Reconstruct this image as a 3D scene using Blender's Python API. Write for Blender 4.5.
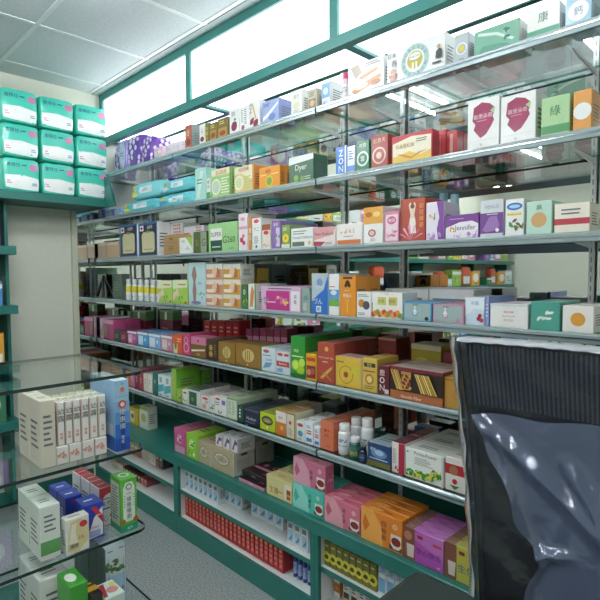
import bpy, bmesh, math, random
from mathutils import Vector, Matrix
for o in list(bpy.data.objects): bpy.data.objects.remove(o)
random.seed(7)
SC = bpy.context.scene; COL = SC.collection
# ------------------------------------------------------------------ camera
F_PX = 512.07; YAW = 0.7891; PITCH = 0.0523; ROLL = -0.0047
CAM = Vector((0, 0, 1.4927))
FW = Vector((-math.sin(YAW)*math.cos(PITCH), math.cos(YAW)*math.cos(PITCH), -math.sin(PITCH)))
RT = Vector((math.cos(YAW), math.sin(YAW), 0)); UP = RT.cross(FW)
_c, _s = math.cos(ROLL), math.sin(ROLL)
RT, UP = _c*RT + _s*UP, -_s*RT + _c*UP
cd = bpy.data.cameras.new('camera'); cam = bpy.data.objects.new('camera', cd); COL.objects.link(cam)
cd.sensor_width = 36; cd.lens = F_PX/600*36; cd.clip_start = 0.05; cd.clip_end = 60
M = Matrix((RT, UP, -FW)).transposed().to_4x4(); M.translation = CAM
cam.matrix_world = M; SC.camera = cam
# ------------------------------------------------------------------ world, exposure, lamps
w = bpy.data.worlds.new('world'); SC.world = w; w.use_nodes = True
w.node_tree.nodes['Background'].inputs[0].default_value = (0.75, 0.85, 0.9, 1)
w.node_tree.nodes['Background'].inputs[1].default_value = 0.3
SC.view_settings.view_transform = 'Standard'; SC.view_settings.look = 'None'
SC.view_settings.gamma = 1; SC.view_settings.exposure = 0.0
SIGN_E = 3.6; SOFFIT_E = 4.2; TUBE_E = 62.0
SC.cycles.max_bounces = 10; SC.cycles.transparent_max_bounces = 40
SC.cycles.glossy_bounces = 6; SC.cycles.diffuse_bounces = 4
SC.cycles.caustics_reflective = False; SC.cycles.caustics_refractive = False
SC.cycles.sample_clamp_indirect = 4

def px(x, y, axis, val):
    """world point where the camera ray through photo pixel (x, y) meets the real plane axis = val"""
    d = FW*F_PX + RT*(x-300) - UP*(y-300)
    i = 'XYZ'.index(axis)
    return CAM + d*((val-CAM[i])/d[i])
# ------------------------------------------------------------------ materials
MATS = {}
def lin(h):
    h = h.lstrip('#')
    if len(h) == 3: h = ''.join(c*2 for c in h)
    v = [int(h[i:i+2], 16)/255 for i in (0, 2, 4)]
    return tuple((c/12.92 if c <= .04045 else ((c+.055)/1.055)**2.4) for c in v) + (1,)
def mat(hexc, rough=.38, metal=0, coat=.25, kind='card', var=.05):
    key = (hexc, rough, metal, kind)
    if key in MATS: return MATS[key]
    m = bpy.data.materials.new('%s_%s' % (kind, hexc.strip('#'))); m.use_nodes = True
    nt = m.node_tree; b = nt.nodes['Principled BSDF']
    c = lin(hexc)
    b.inputs['Roughness'].default_value = rough; b.inputs['Metallic'].default_value = metal
    if coat: b.inputs['Coat Weight'].default_value = coat; b.inputs['Coat Roughness'].default_value = .12
    n = nt.nodes.new('ShaderNodeTexNoise'); n.inputs['Scale'].default_value = 40; n.inputs['Detail'].default_value = 2
    tc = nt.nodes.new('ShaderNodeTexCoord'); nt.links.new(tc.outputs['Object'], n.inputs['Vector'])
    mx = nt.nodes.new('ShaderNodeMix'); mx.data_type = 'RGBA'
    mx.inputs[6].default_value = tuple(v*(1-var) for v in c[:3])+(1,)
    mx.inputs[7].default_value = tuple(min(1, v*(1+var)) for v in c[:3])+(1,)
    nt.links.new(n.outputs['Fac'], mx.inputs[0]); nt.links.new(mx.outputs[2], b.inputs['Base Color'])
    MATS[key] = m; return m
def emit(name, col, strength, mott=0.06, scale=1.2):
    m = bpy.data.materials.new(name); m.use_nodes = True; nt = m.node_tree
    nt.nodes.clear(); out = nt.nodes.new('ShaderNodeOutputMaterial'); e = nt.nodes.new('ShaderNodeEmission')
    n = nt.nodes.new('ShaderNodeTexNoise'); n.inputs['Scale'].default_value = scale; n.inputs['Detail'].default_value = 1
    tc = nt.nodes.new('ShaderNodeTexCoord'); nt.links.new(tc.outputs['Object'], n.inputs['Vector'])
    mr = nt.nodes.new('ShaderNodeMapRange'); mr.inputs[3].default_value = strength*(1-mott); mr.inputs[4].default_value = strength*(1+mott)
    nt.links.new(n.outputs['Fac'], mr.inputs[0]); nt.links.new(mr.outputs[0], e.inputs['Strength'])
    e.inputs['Color'].default_value = col; nt.links.new(e.outputs[0], out.inputs[0]); return m
def film(name, tint, gl=(1, 1, 1, 1), rough=.0, haze=0, hazecol=(.8, .85, .9, 1), ior=1.5, boost=1.0, bump=0):
    m = bpy.data.materials.new(name); m.use_nodes = True; nt = m.node_tree
    nt.nodes.clear(); out = nt.nodes.new('ShaderNodeOutputMaterial')
    t = nt.nodes.new('ShaderNodeBsdfTransparent'); t.inputs[0].default_value = tint
    g = nt.nodes.new('ShaderNodeBsdfGlossy'); g.inputs['Color'].default_value = gl; g.inputs['Roughness'].default_value = rough
    fr = nt.nodes.new('ShaderNodeFresnel'); fr.inputs['IOR'].default_value = ior
    ge = nt.nodes.new('ShaderNodeNewGeometry'); mr = nt.nodes.new('ShaderNodeMapRange')   # same reflectance from both sides of the thin sheet
    mr.inputs[3].default_value = ior; mr.inputs[4].default_value = 1/ior
    nt.links.new(ge.outputs['Backfacing'], mr.inputs[0]); nt.links.new(mr.outputs[0], fr.inputs['IOR'])
    mu = nt.nodes.new('ShaderNodeMath'); mu.operation = 'MULTIPLY'; mu.use_clamp = True; mu.inputs[1].default_value = boost
    nt.links.new(fr.outputs[0], mu.inputs[0])
    mx = nt.nodes.new('ShaderNodeMixShader'); nt.links.new(mu.outputs[0], mx.inputs[0])
    base = t
    if haze:
        d = nt.nodes.new('ShaderNodeBsdfDiffuse'); d.inputs[0].default_value = hazecol
        m2 = nt.nodes.new('ShaderNodeMixShader'); m2.inputs[0].default_value = haze
        nt.links.new(t.outputs[0], m2.inputs[1]); nt.links.new(d.outputs[0], m2.inputs[2]); base = m2
    nt.links.new(base.outputs[0], mx.inputs[1]); nt.links.new(g.outputs[0], mx.inputs[2])
    if bump:
        n = nt.nodes.new('ShaderNodeTexNoise'); n.inputs['Scale'].default_value = 14; n.inputs['Detail'].default_value = 3
        tc = nt.nodes.new('ShaderNodeTexCoord'); nt.links.new(tc.outputs['Object'], n.inputs['Vector'])
        bp = nt.nodes.new('ShaderNodeBump'); bp.inputs['Strength'].default_value = bump; bp.inputs['Distance'].default_value = .02
        nt.links.new(n.outputs['Fac'], bp.inputs['Height']); nt.links.new(bp.outputs[0], g.inputs['Normal'])
    nt.links.new(mx.outputs[0], out.inputs[0]); return m
TEAL = mat('#1d6b62', .45, kind='laminate'); TEAL_D = mat('#185a50', .5, kind='laminate')
SIGN_TEAL = mat('#35837d', .45, kind='laminate')
WHITE_LAM = mat('#dfe3e2', .5, kind='laminate'); WALLC = mat('#d9dbce', .8, coat=0, kind='paint')
CHROME = mat('#c9cfd2', .18, 1, 0, kind='metal'); SILVER = mat('#e6eaea', .28, .15, .4, kind='metal'); STEEL = mat('#9aa3a6', .35, 1, 0, kind='metal')
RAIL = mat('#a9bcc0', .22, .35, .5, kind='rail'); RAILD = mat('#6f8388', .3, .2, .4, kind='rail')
EDGE = mat('#1f6e5f', .15, 0, .6, kind='glass_edge'); EDGE_D = mat('#0c2a26', .15, 0, .6, kind='glass_edge')
BLACK = mat('#141618', .55, 0, .1, kind='plastic'); DARKLINE = mat('#39403f', .7, 0, 0, kind='paint')
GLASS = film('shelf_glass', (.972, .99, .984, 1), ior=1.5)
FILM = film('plastic_film', (.8, .82, .88, 1), gl=(.85, .9, 1, 1), rough=.12, haze=.01, hazecol=(.42, .47, .62, 1), ior=1.5, boost=1.5, bump=.25)
PAINTED_SHEEN = film('painted_sheen', (.55, .6, .7, 1), gl=(.85, .9, 1, 1), rough=.13, haze=.26, hazecol=(.27, .34, .56, 1), ior=1.6, boost=1.8, bump=.15)  # blue haze colour paints the bluish reflection in the chair's film
CLEAR = film('clear_wrap', (.97, .98, .98, 1), rough=.06, haze=.04, boost=1.6, bump=.25)
MIRROR = bpy.data.materials.new('mirror'); MIRROR.use_nodes = True
_b = MIRROR.node_tree.nodes['Principled BSDF']; _b.inputs['Metallic'].default_value = 1; _b.inputs['Roughness'].default_value = .015
_b.inputs['Base Color'].default_value = (.9, .935, .92, 1)
SIGN_MAT = emit('lit_sign_panel', (.97, .99, 1.0, 1), SIGN_E); SOFFIT_MAT = emit('lit_soffit_panel', (.9, .97, 1.0, 1), SOFFIT_E, .25, 1.6)
TUBE_MAT = emit('lit_ceiling_tube', (.96, .985, 1, 1), TUBE_E)
# floor: speckled grey vinyl
FLOORM = bpy.data.materials.new('speckled_vinyl'); FLOORM.use_nodes = True
nt = FLOORM.node_tree; b = nt.nodes['Principled BSDF']; b.inputs['Roughness'].default_value = .45
n = nt.nodes.new('ShaderNodeTexNoise'); n.inputs['Scale'].default_value = 130; n.inputs['Detail'].default_value = 5
cr = nt.nodes.new('ShaderNodeValToRGB'); cr.color_ramp.elements[0].position = .35; cr.color_ramp.elements[0].color = lin('#747c7c'); cr.color_ramp.elements[1].position = .65; cr.color_ramp.elements[1].color = lin('#aeb6b5')
tc = nt.nodes.new('ShaderNodeTexCoord'); nt.links.new(tc.outputs['Object'], n.inputs['Vector'])
nt.links.new(n.outputs['Fac'], cr.inputs[0]); nt.links.new(cr.outputs[0], b.inputs['Base Color'])
# ceiling: laid-in tiles, fine fissures
CEILM = bpy.data.materials.new('ceiling_tile'); CEILM.use_nodes = True
nt = CEILM.node_tree; b = nt.nodes['Principled BSDF']; b.inputs['Roughness'].default_value = .85
n = nt.nodes.new('ShaderNodeTexNoise'); n.inputs['Scale'].default_value = 60; n.inputs['Detail'].default_value = 4
cr = nt.nodes.new('ShaderNodeValToRGB'); cr.color_ramp.elements[0].position = .3; cr.color_ramp.elements[0].color = lin('#c6d1d4'); cr.color_ramp.elements[1].position = .6; cr.color_ramp.elements[1].color = lin('#d0dbde')
tc = nt.nodes.new('ShaderNodeTexCoord'); nt.links.new(tc.outputs['Object'], n.inputs['Vector'])
nt.links.new(n.outputs['Fac'], cr.inputs[0]); nt.links.new(cr.outputs[0], b.inputs['Base Color'])
# ------------------------------------------------------------------ mesh helper
class MB:
    def __init__(s): s.v = []; s.f = []; s.m = []; s.mats = []; s.smooth = []
    def mi(s, m):
        if m not in s.mats: s.mats.append(m)
        return s.mats.index(m)
    def face(s, pts, m, sm=False):
        i = len(s.v); s.v += [tuple(p) for p in pts]; s.f.append(tuple(range(i, i+len(pts)))); s.m.append(s.mi(m)); s.smooth.append(sm)
    def add(s, vs, fs, m, sm=False):
        i = len(s.v); s.v += [tuple(p) for p in vs]; k = s.mi(m)
        for f in fs: s.f.append(tuple(i+a for a in f)); s.m.append(k); s.smooth.append(sm)
    def box(s, x0, x1, y0, y1, z0, z1, m, mt=None, mside=None, bev=0):
        """box with a true chamfer of width bev along every edge"""
        if bev <= 0:
            v = [(x, y, z) for z in (z0, z1) for y in (y0, y1) for x in (x0, x1)]
            q = [((0, 2, 3, 1), mt or m), ((4, 5, 7, 6), mt or m), ((0, 1, 5, 4), m), ((2, 6, 7, 3), m), ((0, 4, 6, 2), mside or m), ((1, 3, 7, 5), mside or m)]
            for f, mm in q: s.add([v[a] for a in f], [(0, 1, 2, 3)], mm)
            return
        lo = (x0, y0, z0); hi = (x1, y1, z1); idx = {}; vs = []
        for cx in (0, 1):
            for cy in (0, 1):
                for cz in (0, 1):
                    for ax in range(3):
                        p = []
                        for a, c in enumerate((cx, cy, cz)):
                            e = hi[a] if c else lo[a]
                            if a != ax: e += -bev if c else bev
                            p.append(e)
                        idx[(cx, cy, cz, ax)] = len(vs); vs.append(tuple(p))
        i = len(s.v); s.v += vs
        def F(ids, mm): s.f.append(tuple(i+idx[k] for k in ids)); s.m.append(s.mi(mm)); s.smooth.append(False)
        ms = mside or m
        F([(0,0,0,0),(0,0,1,0),(0,1,1,0),(0,1,0,0)], ms); F([(1,0,0,0),(1,1,0,0),(1,1,1,0),(1,0,1,0)], ms)
        F([(0,0,0,1),(1,0,0,1),(1,0,1,1),(0,0,1,1)], m); F([(0,1,0,1),(0,1,1,1),(1,1,1,1),(1,1,0,1)], m)
        F([(0,0,0,2),(0,1,0,2),(1,1,0,2),(1,0,0,2)], mt or m); F([(0,0,1,2),(1,0,1,2),(1,1,1,2),(0,1,1,2)], mt or m)
        for ca in (0, 1):
            for cb in (0, 1):
                F([(0,ca,cb,1),(1,ca,cb,1),(1,ca,cb,2),(0,ca,cb,2)], m)
                F([(ca,0,cb,0),(ca,1,cb,0),(ca,1,cb,2),(ca,0,cb,2)], ms)
                F([(ca,cb,0,0),(ca,cb,1,0),(ca,cb,1,1),(ca,cb,0,1)], ms)
        for cx in (0, 1):
            for cy in (0, 1):
                for cz in (0, 1): F([(cx,cy,cz,0),(cx,cy,cz,1),(cx,cy,cz,2)], m)
    def lathe(s, prof, m, n=20, cx=0, cy=0, sm=True):
        vs = []; fs = []
        for r, z in prof:
            for k in range(n):
                a = 2*math.pi*k/n; vs.append((cx+r*math.cos(a), cy+r*math.sin(a), z))
        for j in range(len(prof)-1):
            for k in range(n):
                k2 = (k+1) % n; fs.append((j*n+k, j*n+k2, (j+1)*n+k2, (j+1)*n+k))
        s.add(vs, fs, m, sm)
        s.add([vs[k] for k in range(n)][::-1], [tuple(range(n))], m); s.add(vs[-n:], [tuple(range(n))], m)
    def tube(s, a, b2, r, m, n=10):
        a = Vector(a); b2 = Vector(b2); d = (b2-a).normalized(); u = d.orthogonal().normalized(); w2 = d.cross(u)
        vs = [a+(u*math.cos(t)+w2*math.sin(t))*r for t in [2*math.pi*k/n for k in range(n)]]
        vs += [p+(b2-a) for p in vs]
        s.add(vs, [(k, (k+1) % n, n+(k+1) % n, n+k) for k in range(n)], m, True)
        s.add(vs[:n][::-1], [tuple(range(n))], m); s.add(vs[n:], [tuple(range(n))], m)
    def build(s, name, parent=None, loc=(0, 0, 0), rz=0, fix=False):
        me = bpy.data.meshes.new(name); me.from_pydata(s.v, [], s.f)
        for m in s.mats: me.materials.append(m)
        me.polygons.foreach_set('material_index', s.m); me.polygons.foreach_set('use_smooth', s.smooth)
        if fix:
            bm = bmesh.new(); bm.from_mesh(me); bmesh.ops.recalc_face_normals(bm, faces=bm.faces); bm.to_mesh(me); bm.free()
        me.update()
        o = bpy.data.objects.new(name, me); COL.objects.link(o); o.location = loc; o.rotation_euler = (0, 0, rz)
        if parent: o.parent = parent
        return o
def tag(o, label=None, cat=None, group=None, kind=None):
    if label: o['label'] = label
    if cat: o['category'] = cat
    if group: o['group'] = group
    if kind: o['kind'] = kind
    return o
def empty(name, loc, rz=0):
    e = bpy.data.objects.new(name, None); COL.objects.link(e); e.location = loc; e.rotation_euler = (0, 0, rz); e.empty_display_size = .05; return e
def copy_tree(o, parent=None):
    c = o.copy(); COL.objects.link(c)
    if parent: c.parent = parent
    for ch in list(o.children): copy_tree(ch, c)
    return c
def struct(o, label=None): o['kind'] = 'structure'; return o
# ------------------------------------------------------------------ printing on faces
TXT = {}
def text_mesh(s):
    if s in TXT: return TXT[s]
    cu = bpy.data.curves.new('lettering', 'FONT'); cu.body = s; cu.resolution_u = 2; cu.fill_mode = 'FRONT' if hasattr(cu, 'fill_mode') else 'BOTH'
    ob = bpy.data.objects.new('lettering', cu); me = ob.to_mesh()
    vs = [(v.co.x, v.co.y) for v in me.vertices]; fs = [tuple(p.vertices) for p in me.polygons]
    ob.to_mesh_clear(); bpy.data.objects.remove(ob); bpy.data.curves.remove(cu)
    if not vs: TXT[s] = ([], [], 1, 1); return TXT[s]
    x0 = min(v[0] for v in vs); x1 = max(v[0] for v in vs); y0 = min(v[1] for v in vs); y1 = max(v[1] for v in vs)
    vs = [(v[0]-(x0+x1)/2, v[1]-(y0+y1)/2) for v in vs]
    TXT[s] = (vs, fs, x1-x0, y1-y0); return TXT[s]
def printer(mb, fmap, W, H, ops, tess=1):
    """fmap(u, v, layer) gives a point on the face; W, H are its size in metres"""
    L = 0
    for op in ops:
        L += 1; k = op[0]
        if k == 'R':
            _, u0, v0, u1, v1, c = op; m = mat(c)
            for i in range(tess):
                for j in range(tess):
                    a0, a1 = u0+(u1-u0)*i/tess, u0+(u1-u0)*(i+1)/tess; b0, b1 = v0+(v1-v0)*j/tess, v0+(v1-v0)*(j+1)/tess
                    mb.face([fmap(a0, b0, L), fmap(a1, b0, L), fmap(a1, b1, L), fmap(a0, b1, L)], m, tess > 1)
        elif k == 'E' or k == 'C':
            _, cu, cv, ru, rv, c = op if k == 'E' else (op[0], op[1], op[2], op[3]*H/W, op[3], op[4])
            m = mat(c); N = 18; R = 3 if tess > 1 else 1
            for r in range(R):
                for i in range(N):
                    a, b2 = 2*math.pi*i/N, 2*math.pi*(i+1)/N; q0, q1 = r/R, (r+1)/R
                    P = [(q0, a), (q1, a), (q1, b2), (q0, b2)] if r else [(0, a), (q1, a), (q1, b2)]
                    mb.face([fmap(cu+ru*q*math.cos(t), cv+rv*q*math.sin(t), L) for q, t in P], m, tess > 1)
        elif k == 'O':   # ring
            _, cu, cv, r, wd, c = op; m = mat(c); N = 24; ru = r*H/W; q = 1-wd
            for i in range(N):
                a, b2 = 2*math.pi*i/N, 2*math.pi*(i+1)/N
                mb.face([fmap(cu+ru*s*math.cos(t), cv+r*s*math.sin(t), L) for s, t in ((q, a), (1, a), (1, b2), (q, b2))], m)
        elif k == 'P':
            if tess == 1: mb.face([fmap(u, v, L) for u, v in op[1]], mat(op[2])); continue
            q = op[1]; gx = sum(a for a, _ in q)/len(q); gy = sum(b2 for _, b2 in q)/len(q); N = 5; m = mat(op[2])
            for i in range(len(q)):
                A, B2 = q[i], q[(i+1) % len(q)]
                def at(r, t): return fmap(gx+(A[0]+(B2[0]-A[0])*t-gx)*r, gy+(A[1]+(B2[1]-A[1])*t-gy)*r, L)
                for r in range(N):
                    for t in range(N):
                        P = [at(r/N, t/N), at((r+1)/N, t/N), at((r+1)/N, (t+1)/N), at(r/N, (t+1)/N)]
                        mb.face(P if r else P[1:]+P[:1] if False else ([P[0], P[1], P[2]] if not r else P), m, True)
        elif k == 'T':
            s, cu, cv, hf, c = op[1:6]; mw = op[6] if len(op) > 6 else .92
            vs, fs, tw, th = text_mesh(s); sc = hf*H/th
            if tw*sc > mw*W: sc = mw*W/tw
            mb.add([fmap(cu+x*sc/W, cv+y*sc/H, L) for x, y in vs], fs, mat(c))
        elif k == 'V':
            s, cu, cv, hf, c = op[1:6]; n2 = len(s)
            for i, ch in enumerate(s):
                vs, fs, tw, th = text_mesh(ch); sc = hf*H*.82/max(th, tw); cc = cv+hf*((n2-1)/2-i)
                mb.add([fmap(cu+x*sc/W, cc+y*sc/H, L) for x, y in vs], fs, mat(c))
        elif k == 'G':   # illegible small print
            u0, v0, u1, v1, n2, c = op[1:7]; m = mat(c); rr = random.Random(int((u0*7+v0*13+n2)*1000)); st = (v1-v0)/n2
            for i in range(n2):
                e = u1-(u1-u0)*rr.random()*.35; vv = v1-(i+.5)*st
                mb.face([fmap(u0, vv-st*.2, L), fmap(e, vv-st*.2, L), fmap(e, vv+st*.2, L), fmap(u0, vv+st*.2, L)], m)
        elif k == 'A':   # arc lettering on a ring
            s, cu, cv, r, hf, a0, a1, c = op[1:9]
            for i, ch in enumerate(s):
                if ch == ' ': continue
                t = a0+(a1-a0)*(i/(max(1, len(s)-1))); vs, fs, tw, th = text_mesh(ch); sc = hf*H/.73; rot = t-math.pi/2
                if a1 > a0: rot = t+math.pi/2
                mb.add([fmap(cu+(r*H*math.cos(t)+(x*math.cos(rot)-y*math.sin(rot))*sc)/W, cv+(r*H*math.sin(t)+(x*math.sin(rot)+y*math.cos(rot))*sc)/H, L) for x, y in vs], fs, mat(c))
        elif k == 'LF':  # cluster of leaves
            _, cu, cv, r, n2, c, c2 = op; rr = random.Random(n2*31+int(cu*100))
            for i in range(n2):
                t = rr.random()*6.28; q = r*(.25+.75*rr.random()); bx, by = cu+q*math.cos(t)*H/W*1.3, cv+q*math.sin(t)*.7; a = rr.random()*6.28; l = r*.42
                pts = []
                for dl, dw in ((-1, 0), (-.3, .45), (.4, .4), (1, 0), (.4, -.4), (-.3, -.45)):
                    dx = l*(dl*math.cos(a)-dw*math.sin(a)); dy = l*(dl*math.sin(a)+dw*math.cos(a)); pts.append((min(.99, max(.01, bx+dx*H/W)), min(.99, max(.01, by+dy))))
                mb.face([fmap(u, v, L+i*.12) for u, v in pts], mat(c if i % 3 else c2))
            L += 1
def carton_mesh(W, D, H, body, design, side=None, top=None):
    mb = MB(); x0, x1, y0, y1 = -W/2, W/2, -D/2, D/2; bev = min(.0016, W*.08, H*.08)
    mb.box(x0, x1, y0, y1, 0, H, mat(body), mat(top or body), mat(side or body), bev)
    e = .0003
    maps = {'f': (lambda u, v, l: (x0+u*W, y0-e*l, v*H), W, H), 'b': (lambda u, v, l: (x1-u*W, y1+e*l, v*H), W, H),
            'r': (lambda u, v, l: (x1+e*l, y0+u*D, v*H), D, H), 'l': (lambda u, v, l: (x0-e*l, y1-u*D, v*H), D, H),
            't': (lambda u, v, l: (x0+u*W, y0+v*D, H+e*l), W, D)}
    if not isinstance(design, dict): design = {'f': design}
    design = dict(design); design.setdefault('b', design['f'])
    dk = '#5a5f60'
    design.setdefault('r', [('G', .18, .25, .8, .7, 5, dk)]); design.setdefault('l', [('G', .18, .25, .8, .7, 5, dk)])
    design.setdefault('t', [('G', .2, .3, .8, .62, 2, dk), ('R', .03, .93, .97, .95, '#8a8f90')])
    for k, ops in design.items():
        fm, a, b2 = maps[k]; printer(mb, fm, a, b2, ops)
    return mb
def pillow_mesh(W, D, H, body, design, seed=0, n=9, pw=4.2, wrinkle=.035):
    """soft plastic-wrapped pack: rounded, slightly wrinkled"""
    rr = random.Random(seed); ph = [rr.random()*6.28 for _ in range(6)]
    def fm3(p):
        nn = (abs(p[0])**pw+abs(p[1])**pw+abs(p[2])**pw)**(1/pw); mx = max(abs(a) for a in p); q = [a*mx/nn for a in p]
        q = [q[i]*.72+p[i]*.28*.96 for i in range(3)]
        wv = wrinkle*(math.sin(p[0]*7+p[2]*5+ph[0])+math.sin(p[2]*9-p[1]*6+ph[1])+.7*math.sin(p[0]*15+p[1]*11+ph[2]))*.4
        q = [a*(1+wv) for a in q]
        return (q[0]*W/2, q[1]*D/2, max(0, (q[2]+.97)/1.97*H))
    mb = MB(); m = mat(body, .3)
    faces = [lambda a, b2: (a, -1, b2), lambda a, b2: (-a, 1, b2), lambda a, b2: (1, a, b2), lambda a, b2: (-1, -a, b2), lambda a, b2: (a, b2, 1), lambda a, b2: (a, -b2, -1)]
    for g in faces:
        vs = [fm3(g(-1+2*i/n, -1+2*j/n)) for j in range(n+1) for i in range(n+1)]
        mb.add(vs, [(j*(n+1)+i, j*(n+1)+i+1, (j+1)*(n+1)+i+1, (j+1)*(n+1)+i) for j in range(n) for i in range(n)], m, True)
    def onf(g):
        def f(u, v, l):
            p = fm3(g(2*u-1, 2*v-1)); q = Vector((p[0], p[1], p[2]-H/2)); q = q*(1+.006*l+.004); return (q.x, q.y, q.z+H/2)
        return f
    if not isinstance(design, dict): design = {'f': design}
    for k, ops in design.items():
        g = {'f': faces[0], 'b': faces[1], 'r': faces[2], 'l': faces[3], 't': faces[4]}[k]
        a, b2 = {'f': (W, H), 'b': (W, H), 'r': (D, H), 'l': (D, H), 't': (W, D)}[k]
        printer(mb, onf(g), a, b2, ops, tess=6)
    return mb
# ------------------------------------------------------------------ key positions (metres)
YF = 1.53; YM = 1.918; YS = 1.622; XL = -3.65; XR = -.36; CEIL = 2.765
TZ = [2.163, 1.876, 1.600, 1.321, 1.035, .753]      # tops of the six glass shelves
CT = .460                                           # top of the green counter
def pX(x, Y=YF, y=300): return px(x, y, 'Y', Y)
BAYS = [XL, -2.545, -1.45, XR]
# ------------------------------------------------------------------ room
def slab(name, *a): 
    mb = MB(); mb.box(*a); return struct(mb.build(name))
slab('floor', -3.8, 2.6, -4.4, 2.1, -.05, 0, FLOORM)
slab('ceiling', -3.8, 2.6, -4.4, 2.1, CEIL, CEIL+.05, CEILM)
slab('wall_left', XL-.12, XL, -4.4, 2.05, 0, CEIL, WALLC)
slab('wall_back', XL, 2.5, YM+.012, YM+.12, 0, CEIL, WALLC)
slab('wall_right', 2.5, 2.6, -4.4, 2.05, 0, CEIL, WALLC)
slab('wall_front', XL, 2.5, -4.4, -4.3, 0, CEIL, WALLC)
GRIDM = mat('#dfe8e8', .5, kind='paint')
mb = MB()
for i in range(12):
    x = -2.24-.6*3+.6*i
    if x > XL+.02: mb.box(x-.011, x+.011, -4.3, YS-.06, CEIL-.004, CEIL-.0005, GRIDM)
for j in range(10):
    y = 1.54-.6*j; mb.box(XL+.01, 2.49, y-.011, y+.011, CEIL-.0038, CEIL-.0004, GRIDM)
mb.box(XL+.001, 2.49, YS-.065, YS-.051, CEIL-.006, CEIL-.001, mat('#aab9bb', .6, kind='paint'))
struct(mb.build('trim_ceiling'))
mb = MB(); mb.box(XL+.001, XL+.012, -4.29, 1.5, 0.001, .09, TEAL_D); struct(mb.build('baseboard_left'))
# fluorescent ceiling fittings (some seen as reflections, the right-bay one added unseen)
def troffer(x0, x1, y0, y1, label):
    e = empty('ceiling_light', ((x0+x1)/2, (y0+y1)/2, CEIL)); tag(e, label, 'ceiling light', 'fluorescent ceiling lights')
    w2, d2 = (x1-x0)/2, (y1-y0)/2
    mb = MB()
    for s in (-.5, .5): mb.box(s*w2*1.1-.02, s*w2*1.1+.02, -d2, d2, -.03, -.005, WHITE_LAM)
    for q in (-.9, 0, .9): mb.box(-w2*.55+.02, w2*.55-.02, q*d2-.02, q*d2+.02, -.028, -.006, WHITE_LAM)
    for s in (-.5, .5):
        for q in (-1, 1): mb.box(s*w2*1.1-.016, s*w2*1.1+.016, q*(d2-.02)-.012, q*(d2-.02)+.012, -.085, -.03, WHITE_LAM)
    mb.build('frame', e)
    for s in (-.55, .55):
        mb = MB(); mb.tube((s*w2, -d2+.033, -.07), (s*w2, d2-.033, -.07), .013, TUBE_MAT); mb.build('tube', e)
troffer(-2.15, -1.83, -.10, 1.06, 'fluorescent ceiling light mirrored under the top shelf, nearest the shelving')
troffer(-.95, -.63, -.10, 1.06, 'added unseen ceiling light above the wrapped chair, brightening the right bay')  # unseen fitting added to light the lower right
troffer(-3.30, -2.98, -1.14, .02, 'fluorescent ceiling light mirrored low over the second shelf, nearest the left wall')
troffer(-2.15, -1.83, -2.34, -1.18, 'fluorescent ceiling light behind the viewer, second in its row')
troffer(-3.30, -2.98, -3.6, -2.44, 'fluorescent ceiling light at the far back beside the left wall')
troffer(.35, .67, -1.14, .02, 'fluorescent ceiling light right of the viewer')
troffer(.35, .67, -3.0, -1.84, 'fluorescent ceiling light far back on the right side of the shop')
# ------------------------------------------------------------------ mirror and back panel of the shelving
mb = MB(); mb.box(XL+.002, XR, YM, YM+.010, .76, 2.475, STEEL); mb.face([(XL+.002, YM-.0005, .76), (XR, YM-.0005, .76), (XR, YM-.0005, 2.475), (XL+.002, YM-.0005, 2.475)], MIRROR)
tag(mb.build('mirror_panel'), 'large mirror lining the back of the glass shelves', 'mirror')
mb = MB(); mb.box(XL+.002, XR, YM-.012, YM+.010, CT+.002, .757, TEAL_D); tag(mb.build('back_panel'), 'dark green panel behind the green counter under the mirror', 'panel')
# end mirror beside the wall, from the teal shelf down
mb = MB(); mb.box(XL+.0005, XL+.008, 1.42, YM-.014, .47, 1.93, STEEL); mb.face([(XL+.0085, 1.42, .47), (XL+.0085, YM-.014, .47), (XL+.0085, YM-.014, 1.93), (XL+.0085, 1.42, 1.93)], MIRROR)
mb.box(XL+.0005, XL+.03, 1.385, 1.42, 0.001, 1.93, mat('#c9cdb9', .6, kind='paint'))
tag(mb.build('side_mirror'), 'narrow mirror with pale edge strip on the far end wall', 'mirror')
# ------------------------------------------------------------------ sign light box
e = empty('light_box', ((XL+XR)/2, (YS+YM)/2, 2.455)); tag(e, 'long teal-framed white light box running above the shelves', 'light box')
ox, oy, oz = e.location; ZB, ZT = 2.455, 2.727
d1 = pX(189.5, YS, 80).x; d2 = pX(335, YS, 20).x
cuts = [XL+.03, d1, d2, XR]
mb = MB(); yy0, yy1 = YS-.012-oy, YS+.03-oy
mb.box(XL+.002-ox, XR-ox, yy0, yy1, ZB-.045-oz, ZB-oz, SIGN_TEAL); mb.box(XL+.002-ox, XR-ox, yy0, yy1, ZT-.01-oz, CEIL-.001-oz, SIGN_TEAL)
for c in [XL+.025]+cuts[1:3]+[XR-.02]: mb.box(c-.022-ox, c+.022-ox, yy0, yy1, ZB-oz, ZT-.01-oz, SIGN_TEAL)
mb.build('frame', e)
for i in range(3):
    mb = MB(); mb.box(cuts[i]+.022-ox, cuts[i+1]-.022-ox, YS+.002-oy, YS+.01-oy, ZB-oz, ZT-.01-oz, SIGN_MAT); mb.build('lit_panel', e)
mb = MB()
for c in cuts: mb.box(c-.02-ox, c+.02-ox, yy1, YM-.004-oy, ZB-.012-oz, ZB+.01-oz, SIGN_TEAL)
mb.box(XL+.002-ox, XR-ox, YM-.018-oy, YM-.004-oy, ZB+.0-oz, ZB+.02-oz, SIGN_TEAL); mb.build('cross_bar', e)
for i in range(3):
    mb = MB(); mb.box(cuts[i]+.02-ox, cuts[i+1]-.02-ox, yy1, YM-.02-oy, ZB+.002-oz, ZB+.012-oz, SOFFIT_MAT); mb.build('soffit_panel', e)
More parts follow.
